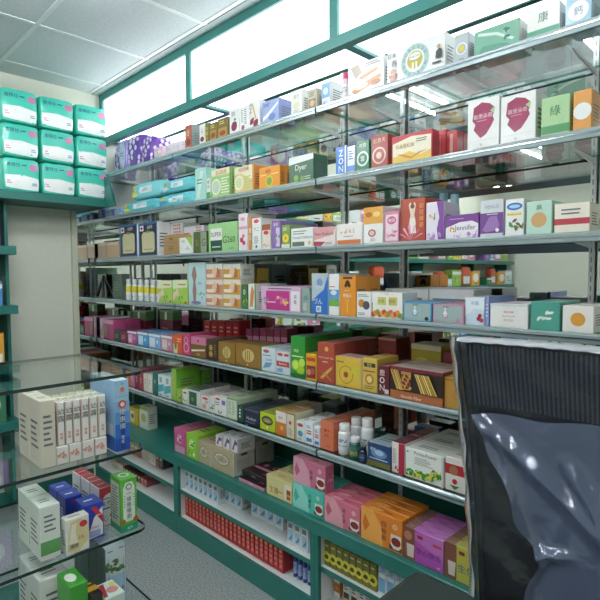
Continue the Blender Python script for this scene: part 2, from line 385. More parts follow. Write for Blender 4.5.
# ------------------------------------------------------------------ shelf standards
SX = []
for a, b2 in zip(BAYS[:-1], BAYS[1:]): SX += [a+.17, b2-.17]
nm = ['nearest the end wall', 'second from the end wall', 'third from the end wall', 'fourth from the end wall', 'fifth from the end wall', 'farthest from the end wall']
for i, x in enumerate(SX):
    mb = MB(); mb.box(x-.008, x+.008, YM-.024, YM-.0135, CT+.003, 2.44, SILVER)
    z = .5
    while z < 2.42:
        mb.box(x-.0018, x+.0018, YM-.0252, YM-.024, z, z+.018, STEEL)
        z += .032
    tag(mb.build('shelf_standard'), 'slotted chrome upright strip against the mirror, '+nm[i], 'upright', 'slotted uprights on the mirror')
# ------------------------------------------------------------------ glass shelves
tn = ['top', 'second', 'third', 'fourth', 'fifth', 'sixth and lowest']; bn = ['left', 'middle', 'right']
for t, z in enumerate(TZ):
    for k in range(3):
        x0, x1 = BAYS[k]+.0085+(.003 if k == 0 else 0), BAYS[k+1]-.0015
        e = empty('glass_shelf', ((x0+x1)/2, (YF+YM)/2, z)); tag(e, '%s glass shelf pane, %s bay, with pale metal price rail' % (tn[t], bn[k]), 'shelf', 'glass shelves of the wall unit')
        cx, cy = (x0+x1)/2, (YF+YM)/2; W = (x1-x0)/2; y0, y1 = YF+.006-cy, YM-.03-cy
        mb = MB(); g = .008
        mb.box(-W, W, y0, y1, -g, 0, EDGE, GLASS); mb.build('glass_pane', e)
        mb = MB(); yf = YF-cy
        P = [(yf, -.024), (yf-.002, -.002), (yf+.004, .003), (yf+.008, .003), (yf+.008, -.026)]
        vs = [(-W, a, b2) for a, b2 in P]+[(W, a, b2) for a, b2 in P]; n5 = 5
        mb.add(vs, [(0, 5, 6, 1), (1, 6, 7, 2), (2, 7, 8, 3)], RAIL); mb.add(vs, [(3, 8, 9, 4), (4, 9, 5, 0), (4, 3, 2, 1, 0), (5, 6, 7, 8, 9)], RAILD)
        mb.box(-W, W, yf-.0035, yf-.001, -.012, -.009, CHROME); mb.build('price_rail', e)
        if k == 0 and t in (2, 4):
            mb = MB(); qx = px(96.5, 300, 'Y', YF).x-cx; mb.box(qx-.008, qx+.008, YF-cy-.008, YF-cy-.0035, -.045, .006, BLACK, bev=.001); mb.box(qx-.008, qx+.008, YF-cy-.008, YF-cy+.02, .006, .009, BLACK); mb.build('rail_clip', e)
        for sx in (SX[2*k]-cx, SX[2*k+1]-cx):
            mb = MB(); yb = YM-.030-cy
            pr = [(yb, -.0095), (yb, -.030), (yb-.015, -.028), (yb-.20, -.014), (yb-.22, -.0095)]
            vs = [(sx-.003, a, b2) for a, b2 in pr]+[(sx+.003, a, b2) for a, b2 in pr]
            mb.add(vs, [(0, 1, 2, 3, 4), (9, 8, 7, 6, 5)]+[(i, (i+1) % 5+0, (i+1) % 5+5, i+5) for i in range(5)], SILVER); mb.build('bracket', e, fix=True)
# ------------------------------------------------------------------ base cabinets and counter
mb = MB(); mb.box(XL+.002, XR, YF-.018, YM-.013, CT-.058, CT, TEAL, bev=.002)
tag(mb.build('worktop'), 'long dark green laminate counter slab under the lowest glass shelf', 'counter')
CB = [XL+.002, -2.545, -1.45, XR]
MS = .262; BT = .103
for k in range(3):
    x0, x1 = CB[k]+.001, CB[k+1]-.001; e = empty('base_cabinet', ((x0+x1)/2, (YF+YM)/2, 0)); cx, cy = e.location.x, e.location.y
    tag(e, ['left open base cabinet with dark narrow packs inside', 'middle open base cabinet holding the rows of red cartons', 'right open base cabinet holding the olive flower-print cartons'][k], 'cabinet', 'open green base cabinets')
    y0, y1 = YF-cy, YM-.013-cy; t = .02; a, b2 = x0-cx, x1-cx
    mb = MB(); mb.box(a, a+t, y0+.004, y1, .001, CT-.0585, WHITE_LAM); mb.box(b2-t, b2, y0+.004, y1, .001, CT-.0585, WHITE_LAM)
    mb.box(a+t, b2-t, y1-.01, y1, .001, CT-.0585, WHITE_LAM); mb.box(a+t, b2-t, y0+.004, y1-.01, .08, BT-.002, WHITE_LAM); mb.build('carcass', e)
    mb = MB(); mb.box(a+t, b2-t, y0+.004, y1-.01, MS-.018, MS, WHITE_LAM); mb.box(a+t, b2-t, y0, y0+.004, MS-.02, MS+.0005, TEAL); mb.build('shelf', e)
    mb = MB(); mb.box(a, b2, y0-.014, y0+.004, .001, BT, TEAL); mb.box(a, a+.022, y0-.014, y0+.004, BT, CT-.0585, TEAL); mb.box(b2-.022, b2, y0-.014, y0+.004, BT, CT-.0585, TEAL); mb.build('face_frame', e)
    for hx in (a+t, b2-t-.001):
        mb = MB(); mb.box(hx, hx+.001, y0+.06, y0+.066, .34, .346, BLACK); mb.build('peg_hole', e)
# ================================================================== goods
TIER = ['top shelf', 'second shelf', 'third shelf', 'fourth shelf', 'fifth shelf', 'lowest shelf', 'the counter']
ZZ = TZ+[CT]
ORD = ['first', 'second', 'third', 'fourth', 'fifth', 'sixth', 'seventh', 'eighth', 'ninth', 'tenth', 'eleventh', 'twelfth', 'thirteenth', 'fourteenth', 'fifteenth', 'sixteenth', 'seventeenth', 'eighteenth', 'nineteenth', 'twentieth', 'twenty-first', 'twenty-second', 'twenty-third', 'twenty-fourth', 'twenty-fifth']
GAP = .0006; NKEEP = 296
REG = []; LATER = []; CARTONS = []
def aabb(loc, dims, rz): 
    w2, d2, h = (dims[0], dims[1], dims[2]) if abs(rz) < .1 else (dims[1], dims[0], dims[2])
    return (loc[0]-w2/2, loc[0]+w2/2, loc[1]-d2/2, loc[1]+d2/2, loc[2], loc[2]+h)
def hits(b):
    e = .0008
    return [r for r in REG if b[0] < r[0][1]-e and r[0][0] < b[1]-e and b[2] < r[0][3]-e and r[0][2] < b[3]-e and b[4] < r[0][5]-e and r[0][4] < b[5]-e]
def place(mesh_mb, name, loc, rz, label, cat, group, n, step, dims):
    """first copy now; the ones behind it are added at the end, only where there is room"""
    o = mesh_mb.build(name, None, loc, rz); tag(o, label, cat); b = aabb(loc, dims, rz); h = hits(b)
    if h: print('HIT', label, '|', h[0][1])
    REG.append((b, label)); CARTONS.append((o, 0))
    if n > 1: LATER.append((o, loc, rz, label, cat, group, n, step, dims))
    return [o]
def add_later():
    for o, loc, rz, label, cat, group, n, step, dims in LATER:
        k = 1
        for i in range(1, n):
            l = (loc[0]+step[0]*i, loc[1]+step[1]*i, loc[2]+step[2]*i); b = aabb(l, dims, rz)
            if hits(b): break
            REG.append((b, label)); c = o.copy(); COL.objects.link(c); c.location = l; CARTONS.append((c, i))
            tag(c, label+', %s back' % ORD[i], cat, group); k += 1
        if k > 1: tag(o, label+', frontmost', cat, group)
def B(t, x0, x1, yt, desc, body, design, d=.06, n=1, sb=.03, side=None, top=None, z=None, where=None, name='medicine_carton', cat='carton', soft=0, **kw):
    Y = YF+sb; zb = ZZ[t] if z is None else z; yb = yt+20
    if t == 0 or (t == 1 and n == 2): n = 1
    a, b2 = max(XL+.036, px(x0, yb, 'Y', Y).x), px(x1, yb, 'Y', Y).x; zt = px((x0+x1)/2, yt, 'Y', Y).z
    W, H = b2-a-GAP*2, zt-zb
    if H < .012: print('LOW', desc, H); H = .012
    while n > 1 and Y+n*(d+.002) > YM-.03: n -= 1
    if Y+d > YM-.03: d = YM-.03-Y
    mb = pillow_mesh(W, d, H, body, design, seed=int(x0), **kw) if soft else carton_mesh(W, d, H, body, design, side, top)
    loc = ((a+b2)/2, Y+d/2, zb+.0004)
    place(mb, name, loc, 0, desc+' on '+(where or TIER[t]), cat, desc, n, (0, d+.003, 0), (W, d, H))
    return loc[2]+H
def bottle(t, x, rpx, yt, desc, body, cap, label, sb=.03, z=None, n=1, design=None, where=None, lab=(.14, .58)):
    Y = YF+sb; zb = ZZ[t] if z is None else z
    P = px(x, yt+15, 'Y', Y); r = rpx/F_PX*(P-CAM).dot(FW); zt = px(x, yt, 'Y', Y).z; H = zt-zb; y = Y+r
    e = empty('medicine_bottle', (P.x, y, zb+.0004))
    mb = MB(); mb.lathe([(r*.92, 0), (r, .004), (r, H*.68), (r*.9, H*.74), (r*.65, H*.78), (r*.65, H*.82)], mat(body, .25, 0, .5), 20); mb.build('bottle_body', e)
    mb = MB(); mb.lathe([(r*.80, H*.77), (r*.82, H*.78), (r*.82, H*.98), (r*.74, H)], mat(cap, .4), 20); mb.build('cap', e)
    mb = MB(); mb.lathe([(r*1.005, H*lab[0]), (r*1.01, H*(lab[0]+.01)), (r*1.01, H*lab[1]), (r*1.005, H*(lab[1]+.01))], mat(label, .35), 20)
    for i, (v, c) in enumerate(design or [(.45, '#3b5a8c'), (.38, '#8a97a0'), (.33, '#8a97a0')]):
        for k in range(-4, 5):
            if (k+i) % 4 == 3: continue
            a0, a1 = -math.pi/2-.15+k*.24, -math.pi/2-.15+k*.24+.2; q = r*1.016
            mb.face([(q*math.cos(a0), q*math.sin(a0), H*(v-.02)), (q*math.cos(a1), q*math.sin(a1), H*(v-.02)), (q*math.cos(a1), q*math.sin(a1), H*(v+.02)), (q*math.cos(a0), q*math.sin(a0), H*(v+.02))], mat(c))
    mb.build('label_band', e)
    tag(e, desc+' on '+(where or TIER[t]), 'bottle'); REG.append(((P.x-r, P.x+r, y-r, y+r, zb, zb+H), desc))
    for i in range(1, n):
        c = copy_tree(e); c.location.y += i*(2*r+.003); c['label'] = desc+' on '+(where or TIER[t])+', '+ORD[i]+' back'
    if n > 1: e['label'] = e['label']+', frontmost'
K = '#2b2f33'; W_ = '#eef1f0'
def G(u0, v0, u1, v1, n=4, c='#6b7174'): return ('G', u0, v0, u1, v1, n, c)
def band(c, v0, v1): return ('R', .0, v0, 1, v1, c)
# ---------------------------------------------------------------- top shelf
fl = [('C', .14+.24*((i*37) % 4)+.05*(i % 3), .06+.88*((i*5) % 17)/17, .075, '#e9dcf6') for i in range(14)]
flp = {'f': fl, 'r': fl, 't': fl[:9], 'b': fl}
PAD = dict(soft=1, name='soft_pad_pack', cat='soft pack')
B(0, 110, 123, 146, 'small purple flower-print soft pack half hidden at the left end', '#6c43a6', flp, d=.12, sb=.16, **PAD)
B(0, 118, 126, 139, 'lavender soft pack with a blue oval window', '#8f82c4', [('E', .5, .5, .4, .45, '#b9c8dd'), G(.3, .45, .7, .6, 2, '#6a5aa0')], d=.1, **PAD)
B(0, 126, 139.5, 134, 'tall deep purple flower-print soft pack', '#5f35a0', flp, d=.16, **PAD)
B(0, 140.5, 152, 136, 'second deep purple flower-print soft pack beside the pink packs', '#6638a4', flp, d=.16, **PAD)
B(0, 152.5, 163, 146, 'pale pink soft pack with red curly lettering', '#e3c3d3', [('E', .5, .55, .32, .2, '#f1dfe7'), ('T', 'S', .5, .55, .3, '#a3446e')], d=.12, **PAD)
B(0, 163.5, 184, 141, 'white soft pack sprinkled with pink and violet blossoms', '#efe6ee', {'f': [('C', .15+.2*(i % 5), .2+.3*(i//5)+.07*(i % 2), .06, 0, ['#c79bd0', '#e6a6bb', '#a58bd0'][i % 3])[:4]+(['#c79bd0', '#e6a6bb', '#a58bd0'][i % 3],) for i in range(13)]}, d=.14, **PAD)
B(0, 185, 192, 125, 'rust red upright carton', '#a85240', [('R', .15, .1, .85, .9, '#b9634c'), ('E', .5, .3, .3, .15, '#6e2f26'), G(.25, .55, .75, .8, 4, '#e8d0bc')], d=.09, side='#7f8a88', n=2)
B(0, 199.5, 205, 124, 'slim white upright carton with a brown seal', '#ecebe6', [('E', .5, .3, .35, .12, '#7a2f2a'), ('V', '人參', .5, .7, .16, K)], d=.08, n=2)
B(0, 205.5, 209, 123, 'very narrow olive and yellow carton', '#6d6a2a', [('V', '中藥丸', .5, .5, .22, '#e3c53c')], d=.08, n=2)
B(0, 209.5, 217, 122.5, 'olive brown carton with a gold panel', '#7a6a35', [('R', .12, .12, .88, .6, '#a98b3f'), G(.2, .7, .8, .9, 2, '#e0d08a'), ('E', .5, .35, .3, .15, '#8c3a2a')], d=.08, n=3)
B(0, 217.5, 228, 118, 'taller olive brown carton with red and gold herb picture', '#776433', [('R', .1, .1, .9, .55, '#b0903f'), ('E', .5, .3, .3, .12, '#94402c'), G(.2, .7, .8, .9, 2, '#e0d08a')], d=.08, n=3)
plum = lambda u, v, r: [('C', u, v, r, '#8e2445'), ('C', u+.12, v+.08, r*.5, '#6e1836'), ('C', u-.1, v-.06, r*.55, '#7b1d3c')]
B(0, 229.5, 239, 109, 'white carton with a dark plum and green leaf', W_, plum(.5, .35, .18)+[('E', .6, .6, .12, .05, '#4d8a4f'), G(.25, .72, .75, .9, 3)], d=.07, n=2)
B(0, 239.5, 248.5, 106.5, 'white carton with columns of fine script', W_, [G(.2, .4, .45, .9, 7), G(.55, .3, .85, .9, 8), ('C', .4, .2, .1, '#94506a')], d=.07, n=2)
B(0, 249, 259.5, 101, 'tall white carton with two plum circles', W_, plum(.65, .2, .13)+plum(.3, .3, .1)+[('P', [(.3, .9), (.42, .9), (.75, .35), (.65, .35)], '#d9b45a'), ('V', '四物飲', .2, .75, .13, K)], d=.08, n=2)
B(0, 262, 279, 100, 'lavender blue glossy carton with a white swirl', '#9fb0dd', [('P', [(.05, .2), (.4, .35), (.95, .75), (.95, .85), (.35, .5), (.05, .35)], '#eef3fb'), ('E', .6, .3, .2, .15, '#6f86c4'), G(.1, .75, .5, .9, 2, '#3f4f92')], d=.1, side='#8593cc', n=2)
B(0, 291, 302, 90, 'white carton with pale gold lettering', '#eceee8', [('T', '靈芝', .5, .75, .14, '#b59a4a'), ('E', .5, .4, .28, .14, '#e2dcc0'), G(.2, .08, .8, .25, 3, '#b0b09a')], d=.08, n=2)
B(0, 307.5, 317, 89, 'grey beige carton with a brown photo', '#b7b1a0', [('R', .12, .15, .88, .55, '#7f6f58'), ('E', .5, .35, .28, .14, '#c9a884'), G(.2, .65, .8, .88, 3, '#5c5344')], d=.08, n=2)
B(0, 321.5, 330, 81, 'sky blue and white upright carton', '#e6edf2', [('R', .0, .35, 1, .9, '#7fb0da'), ('E', .5, .6, .3, .14, '#c5ddf0'), ('T', 'BIO', .5, .18, .1, '#2b5da0')], d=.1, side='#e8ecec', n=2)
bottle(0, 343.5, 3.4, 72, 'small white jar with a deep pink cap', '#e8c7d4', '#d13f74', '#efe6ea')
food = [('P', [(.1, .2), (.35, .34), (.9, .5), (.95, .38), (.5, .18), (.2, .1)], '#c9803f'), ('E', .35, .3, .22, .1, '#e8d4b8'), ('E', .78, .28, .14, .08, '#a8693a'), ('P', [(.08, .92), (.3, .98), (.4, .7), (.22, .55)], '#a89a86'), ('P', [(.3, .55), (.8, .72), (.85, .64), (.4, .48)], '#d9925b'), G(.5, .82, .92, .94, 2, '#8f8f8a')]
B(0, 348, 384, 61, 'wide white carton printed with sliced ginseng root', '#eef0ef', food, d=.06, n=3)
blood = {'f': [('C', .5, .5, .46, '#a9c9c6'), ('C', .5, .5, .31, W_), ('A', 'NUBLOOD NUBLOOD', .5, .5, .37, .085, 2.9, -2.9, '#3d5c5e'), ('C', .5, .52, .25, '#b7ac35'), ('E', .5, .62, .1, .1, W_), ('R', .455, .26, .485, .46, W_), ('R', .515, .26, .545, .46, W_), ('T', 'NUBLOOD', .5, .62, .05, K),
               ('T', '日本', .1, .84, .14, K), ('T', '春', .14, .6, .2, '#454b4e'), ('P', [(.04, .3), (.2, .3), (.17, .1), (.08, .08)], '#9a6a55'), ('E', .12, .36, .05, .1, '#c5907a'),
               ('C', .9, .66, .055, '#caa58c'), ('P', [(.85, .35), (.96, .35), (.955, .55), (.91, .61), (.86, .54)], '#2c3138'), ('G', .8, .2, .97, .3, 1, K)]}
B(0, 387, 445.5, 42, 'large white carton with teal ring emblem around a green figure', W_, blood, d=.07, n=2)
B(0, 454.5, 468.5, 33.5, 'silver grey upright carton with a gold and blue disc', '#b7c2c6', [('C', .5, .5, .2, W_), ('C', .5, .5, .16, '#9bc3d6'), ('C', .5, .5, .12, '#d8c258'), ('T', '精華', .5, .14, .09, K)], d=.08, n=2)
B(0, 474, 519.5, 25, 'jade green carton with painted wrap glare', '#5f9a85', [('R', .02, .03, .98, .97, '#79b39b'), ('P', [(.05, .05), (.6, .05), (.8, .2), (.6, .32), (.2, .38)], '#5f9c86'), ('P', [(.08, .8), (.5, .64), (.52, .74), (.1, .9)], '#d5ebe2'), ('P', [(.5, .64), (.85, .3), (.9, .36), (.52, .74)], '#d5ebe2'), ('LF', .75, .6, .25, 9, '#3d7565', '#8dc2ac')], d=.1, side='#cfd9d4', n=2)  # pale slanting streaks paint the glare of clear wrap
B(0, 527, 560, 5, 'white green-striped carton at the right end', '#eceeea', [band('#3f9474', .1, .3), ('T', '康', .5, .65, .3, '#2f6b54')], d=.1, n=2)
B(0, 565, 592, -6, 'pale blue carton with white disc at the right end', '#9cc4da', [('C', .5, .5, .3, W_), ('T', '鈣', .5, .5, .25, '#2a5a8c')], d=.1, n=2)
# ---------------------------------------------------------------- second shelf
def wipe(c2): return {'f': [('R', .35, .35, .75, .75, '#e8f6f8'), ('T', '柔濕巾', .52, .55, .2, '#2c4fa3'), ('R', .05, .6, .2, .85, '#e8d95a'), ('P', [(.0, .1), (.3, .3), (.2, .5), (.0, .5)], c2)], 't': [('R', .15, .2, .5, .6, '#cfeef2'), ('T', '柔濕巾', .65, .4, .3, '#2c4fa3')], 'r': [('T', '巾', .5, .5, .3, '#2c4fa3')]}
PK = dict(soft=1, name='tissue_pack', cat='soft pack', pw=5)
for k, (a, b2) in enumerate(((94, 103), (103.5, 112.5), (113, 121.5))):
    B(1, a, b2, 209+k*-.5, ['periwinkle blue soft pack at the far left', 'periwinkle soft pack with a white flap', 'light blue soft pack with a small navy badge'][k], ['#5c7fc4', '#86a3d8', '#8fb3e4'][k], {'f': [('R', .2, .3, .8, .75, '#c9d6ee'), ('T', '護', .5, .5, .3, '#2c3f93')], 'r': [G(.2, .3, .8, .7, 3, '#2c3f93')]}, d=.2, **PK)
z1 = B(1, 122, 156, 200, 'aqua wet-wipe pack, lower left of the pile', '#63c3cf', wipe('#dfe36a'), d=.2, **PK)
z2 = B(1, 157, 193, 192.8, 'aqua wet-wipe pack, lower right of the pile', '#63c3cf', wipe('#4d9fd0'), d=.2, **PK)
B(1, 130, 160, 181.5, 'aqua wet-wipe pack with yellow badge, upper left of the pile', '#7fd2da', wipe('#dfe36a'), d=.2, z=max(z1, z2)+.001, **PK)
B(1, 161, 191, 178, 'aqua wet-wipe pack, upper right of the pile', '#6fcbd6', wipe('#e8f6f8'), d=.2, z=max(z1, z2)+.001, **PK)
B(1, 195, 206, 168, 'pale mint carton in glossy clear wrap', '#a8d8cf', [('P', [(.1, .1), (.4, .1), (.8, .9), (.5, .9)], '#cdeae4'), G(.2, .5, .8, .7, 2, '#3f8a7a')], d=.12, n=2)
B(1, 206.5, 210.5, 178, 'narrow white carton with a green foot', '#e3ebe2', [band('#4a9a55', 0, .35), ('V', '草本', .5, .7, .2, '#4a7a50')], d=.12, n=2)
B(1, 211.5, 231.5, 168.5, 'light green carton with a white round emblem and red title', '#9ec777', [('R', 0, .78, 1, 1, '#e9e6c2'), ('T', '苦瓜胜肽', .5, .88, .15, '#c24a35'), ('C', .24, .4, .28, '#e8efe2'), ('C', .24, .4, .22, '#bcd3b9'), G(.5, .12, .92, .7, 6, '#f0f2d8'), ('R', .93, 0, 1, 1, '#4d8c45')], d=.055, n=4)
B(1, 234.5, 254, 166, 'cream carton with orange slanting panel and round emblem', '#e9e8c9', [('P', [(.0, .05), (.95, .05), (.95, .45), (.35, .75), (.0, .75)], '#dfc889'), ('C', .24, .42, .27, '#eef0df'), ('C', .24, .42, .2, '#cfdba6'), G(.5, .15, .92, .65, 5, '#b8cf72'), ('T', '納豆膠囊', .5, .88, .14, '#c25a35'), ('R', .94, 0, 1, 1, '#d98a4b')], d=.055, side='#e09a52', n=4)
B(1, 259, 280, 166.5, 'bright orange carton with yellow honeycomb picture', '#e79a33', [('C', .5, .35, .26, '#d5c343'), ('C', .5, .35, .18, '#7f9a3a'), ('T', '蜂膠', .45, .8, .17, '#7a3a12'), G(.08, .6, .4, .7, 1, '#fae0a4'), G(.6, .6, .95, .7, 1, '#fae0a4')], d=.035, side='#d98526', n=6)
B(1, 289, 313.5, 155.5, 'dark green carton with white slanting lid and script', '#2f5d47', [('P', [(0, .72), (1, .8), (1, 1), (0, 1)], W_), ('T', 'Dyer', .5, .55, .27, '#f1f3ea'), ('C', .3, .2, .12, '#86a846'), ('C', .55, .16, .1, '#6f9a4a'), G(.65, .1, .95, .25, 2, '#c9d8a8')], d=.09, n=2)
B(1, 335.5, 346.5, 146.5, 'blue carton with white vertical brand lettering', '#3f7fd0', [('V', 'zoN', .5, .5, .27, W_), ('R', .85, 0, 1, 1, '#e8edf4')], d=.08, n=2)
B(1, 347, 355, 146, 'white carton with one blue stripe', '#e9eef5', [('R', 0, .1, 1, .3, '#5f93d8'), G(.2, .5, .8, .85, 4, '#4a6fa8')], d=.08, n=2)
B(1, 356.5, 369, 140.5, 'deep green carton with a white ring emblem', '#2d7a5b', [('C', .5, .42, .24, '#dfe9e2'), ('C', .5, .42, .18, '#2d7a5b'), ('T', '雲', .5, .42, .16, W_), ('T', '神農', .5, .84, .14, '#dfe9e2')], d=.06, n=3)
B(1, 371, 388, 135, 'brick red carton with a pale circle emblem', '#a3453c', [('C', .48, .4, .25, '#e3cfc2'), ('C', .48, .4, .2, '#a3453c'), ('C', .48, .4, .1, '#e3cfc2'), ('T', '紅景天', .5, .84, .14, '#edd9c5')], d=.055, n=4)
gift = {'f': [('P', [(.03, .05), (.97, .05), (.97, .84), (.5, .9), (.03, .74)], '#f1ead2'), ('P', [(.03, .05), (.97, .05), (.97, .36), (.7, .25), (.45, .42), (.03, .28)], '#e6c35a'), ('P', [(.12, .38), (.3, .34), (.5, .22), (.68, .34), (.9, .38), (.7, .28), (.5, .16), (.3, .26)], '#c98a2e'), ('T', '朵晶櫻紅氣', .34, .62, .14, '#a8872a', .5), G(.62, .66, .92, .8, 2, '#6d6a5a')]}
B(1, 391.5, 432.5, 133, 'crimson-edged gift carton with gold wave picture', '#b8313f', gift, d=.045, side='#b8313f', n=6)
B(1, 433.5, 446, 130, 'plain crimson carton next to the gold wave gift carton', '#b23a42', [('R', .1, .1, .9, .9, '#bf4a4f'), ('R', .3, .2, .6, .8, '#d98a83')], d=.045, sb=.1, n=5)
B(1, 446.5, 457, 131, 'crimson carton with a pale stripe, right end of its red row', '#b23a42', [('R', .3, .1, .6, .9, '#d9a79f')], d=.045, sb=.1, n=4)
blot = [('P', [(.2, .85), (.45, .93), (.7, .88), (.86, .78), (.8, .62), (.84, .55), (.75, .44), (.6, .3), (.42, .24), (.3, .34), (.2, .42), (.26, .52), (.16, .6)], '#8e1a4a'), ('C', .52, .6, .15, '#a02257'), ('P', [(.72, .74), (.86, .8), (.84, .66)], '#9fc28a'), ('T', '歐思朵奇', .5, .66, .09, '#f1dfe6', .62), G(.3, .56, .72, .59, 1, '#d9b6c5'), ('R', .05, .19, .95, .195, '#c9c9c4'), ('E', .45, .11, .04, .03, '#cfd3b0')]
B(1, 467.5, 499.5, 98.5, 'tall magenta-blot carton, left of a pair', '#f0f2f1', blot, d=.09, n=2)
B(1, 500.5, 536, 93.5, 'tall magenta-blot carton, right of a pair', '#f0f2f1', blot, d=.09, n=2)
B(1, 541, 570, 96, 'light green upright carton at the right end', '#a9cf9a', [band('#4b8f58', .1, .3), ('T', '綠', .5, .65, .25, '#2f6b44')], d=.09, n=2)
B(1, 573, 592, 90, 'orange upright carton at the right end', '#e3a050', [('C', .5, .5, .2, W_)], d=.09, n=2)
# ---------------------------------------------------------------- third shelf
lug = [('R', .08, .05, .94, .94, '#1f2a38'), ('P', [(.2, .12), (.8, .12), (.86, .2), (.86, .66), (.78, .72), (.26, .72), (.18, .62)], '#d0c8a0'), ('R', .42, .7, .62, .76, '#8a835f'), ('R', .3, .2, .75, .22, '#8a835f'), ('T', '疝氣帶', .62, .86, .1, W_, .6), ('R', .1, .76, .3, .92, W_), ('R', .17, .79, .23, .89, '#c0344a'), ('R', .13, .82, .27, .86, '#c0344a')]
B(2, 94, 106, 243, 'plain tan carton next to the end mirror', '#c9ad8f', [('R', 0, .82, 1, 1, '#e2cdb8')], d=.12, n=2)
B(2, 106.5, 118.5, 242, 'plain tan carton beside the left luggage-picture carton', '#c5a888', [('R', 0, .82, 1, 1, '#e2cdb8')], d=.12, n=2)
B(2, 119.5, 137.5, 224.5, 'navy carton showing a beige bag, left of a pair', '#3a6a9c', lug, d=.088, n=1, side='#e9e9e9')
B(2, 138.5, 157.5, 222.5, 'navy carton showing a beige bag, right of a pair', '#3a6a9c', lug, d=.088, n=1, side='#e9e9e9')
chk = [('R', .7+.075*(i % 4), .1*j, .74+.075*(i % 4), .1*j+.05, '#c2394f') for j in range(10) for i in range(4)]
B(2, 158, 183, 224, 'big white carton with red checks behind the tan carton', '#e8e9e9', chk+[('T', '口罩', .3, .7, .12, '#c2394f')], d=.12, sb=.12)
B(2, 184, 204, 226, 'second big white carton with red checks', '#e8e6e6', chk+[G(.1, .5, .5, .8, 3, '#c2394f')], d=.12, sb=.12)
B(2, 164, 179, 234.5, 'brown cardboard carton with a handle slot', '#ab8a5e', [('R', .1, .62, .9, .64, '#8f6f48'), ('R', .4, .75, .6, .83, '#6d5232'), G(.3, .2, .7, .45, 3, '#7a5c38')], d=.08)
B(2, 179.5, 192.5, 237.5, 'small white carton with red title and green corner', W_, [('P', [(.5, 1), (1, 1), (1, .4)], '#a5cc58'), ('T', '大豆', .3, .78, .18, '#b83a44', .5), ('LF', .65, .3, .16, 6, '#5f8a3f', '#8aa94a')], d=.06, n=1)
B(2, 193.5, 207, 231.5, 'dark olive carton with a large pale G', '#53602f', [('R', .55, .02, .97, .98, '#8f9f8a'), ('T', 'G', .76, .5, .34, '#39503a'), ('T', 'Si', .28, .5, .28, '#8f9a55', .4)], d=.1, n=2)
B(2, 208.5, 237.5, 222.5, 'pale green carton reading SUPER G 260', '#9fd08e', [('R', .08, .06, .48, .42, '#1f4f3f'), ('R', .08, .42, .48, .82, '#eef0ea'), ('T', 'SUPER', .28, .62, .24, K, .36), ('T', 'G', .58, .42, .24, '#3a5a2a'), ('T', '260', .8, .42, .2, '#3a3a2a', .3), ('G', .14, .15, .44, .24, 1, '#d6e3cc'), ('G', .72, .1, .92, .15, 1, '#4f7a45')], d=.12, n=2)
B(2, 238.5, 247.5, 213.5, 'tall white and pink upright carton with red blossoms', '#efe4ea', [band('#d8a7bc', .58, .66), ('C', .35, .3, .07, '#c0395a'), ('C', .6, .22, .06, '#c0395a'), ('C', .55, .4, .05, '#cf6a80'), ('E', .5, .85, .25, .05, '#d6a8be')], d=.09, n=2)
B(2, 248.5, 251.5, 217, 'sliver-thin orange carton', '#c98a4e', [('V', '養生', .5, .5, .2, '#f3e0c0')], d=.08)
B(2, 252, 261, 218, 'tall white upright carton with black script and pink lid', W_, [('T', '十二', .5, .66, .13, K), ('E', .5, .9, .3, .06, '#cf4a5a'), ('C', .5, .12, .05, '#4a7a4a'), G(.25, .2, .75, .45, 4)], d=.08, n=2)
B(2, 262, 270.5, 224.5, 'small brown-topped white carton with red badge', '#e7e2d6', [band('#9c5a42', .78, 1), ('E', .5, .68, .3, .08, '#c0433c'), ('LF', .5, .2, .12, 5, '#c79a3a', '#9a6a2a')], d=.06, n=3)
B(2, 271.5, 280.5, 220.5, 'purple upright carton with a pale floral strip', '#8d6fb0', [('R', .5, .1, .92, .75, '#d9cbe4'), ('LF', .7, .35, .2, 7, '#b27ab8', '#7d9a6a'), ('T', '葡萄', .5, .86, .12, W_)], d=.08, n=3)
B(2, 281.5, 290, 225, 'green carton with a yellow flower', '#7f9a5a', [('C', .5, .45, .18, '#e3d43f'), ('C', .5, .45, .07, '#c0962a'), band('#dfe6cc', 0, .2), G(.2, .75, .8, .9, 2, '#e6ecd0')], d=.07, n=3)
B(2, 291, 313, 228, 'white carton with a dark label reading YOUNG FORMULA', W_, [('R', .06, .1, .62, .32, '#5d6f5c'), ('T', 'YOUNG FORMULA', .52, .52, .13, K), G(.1, .66, .8, .9, 2, '#8a8f8a'), ('C', .85, .25, .1, '#d8c25a')], d=.09, n=2)
B(2, 313.8, 335.2, 227, 'cream carton with a red and pink slanted title panel', '#ece0dc', [('P', [(0, .35), (.9, .6), (1, 1), (0, 1)], '#d9a0a4'), ('T', 'New Reducut', .5, .66, .16, '#7a1f33'), ('P', [(.0, .0), (.3, 0), (.55, .25), (0, .3)], '#a3404a'), G(.55, .1, .95, .25, 2, '#8f8f8f')], d=.09, n=2)
B(2, 336.3, 362, 223.5, 'white carton with an orange bar and flower logo', '#f0eeea', [('R', .04, .06, .96, .26, '#cf7a45'), ('T', 'S & S', .55, .66, .18, '#c08a5a'), ('LF', .28, .62, .13, 6, '#e0b860', '#c9925a'), G(.3, .38, .8, .46, 1, '#9a9a94')], d=.09, n=2)
B(2, 363.5, 383, 207, 'tall orange-topped white carton with a red oval seal', '#eef0ee', [('R', 0, .55, 1, 1, '#dca24a'), ('E', .28, .8, .18, .07, '#b56a25'), ('E', .68, .8, .18, .07, '#f0cf7a'), ('E', .45, .3, .2, .1, '#b2343f'), ('E', .45, .3, .14, .07, '#e3c9c5'), ('T', '活力', .5, .12, .08, '#8a5a2a')], d=.09, n=2)
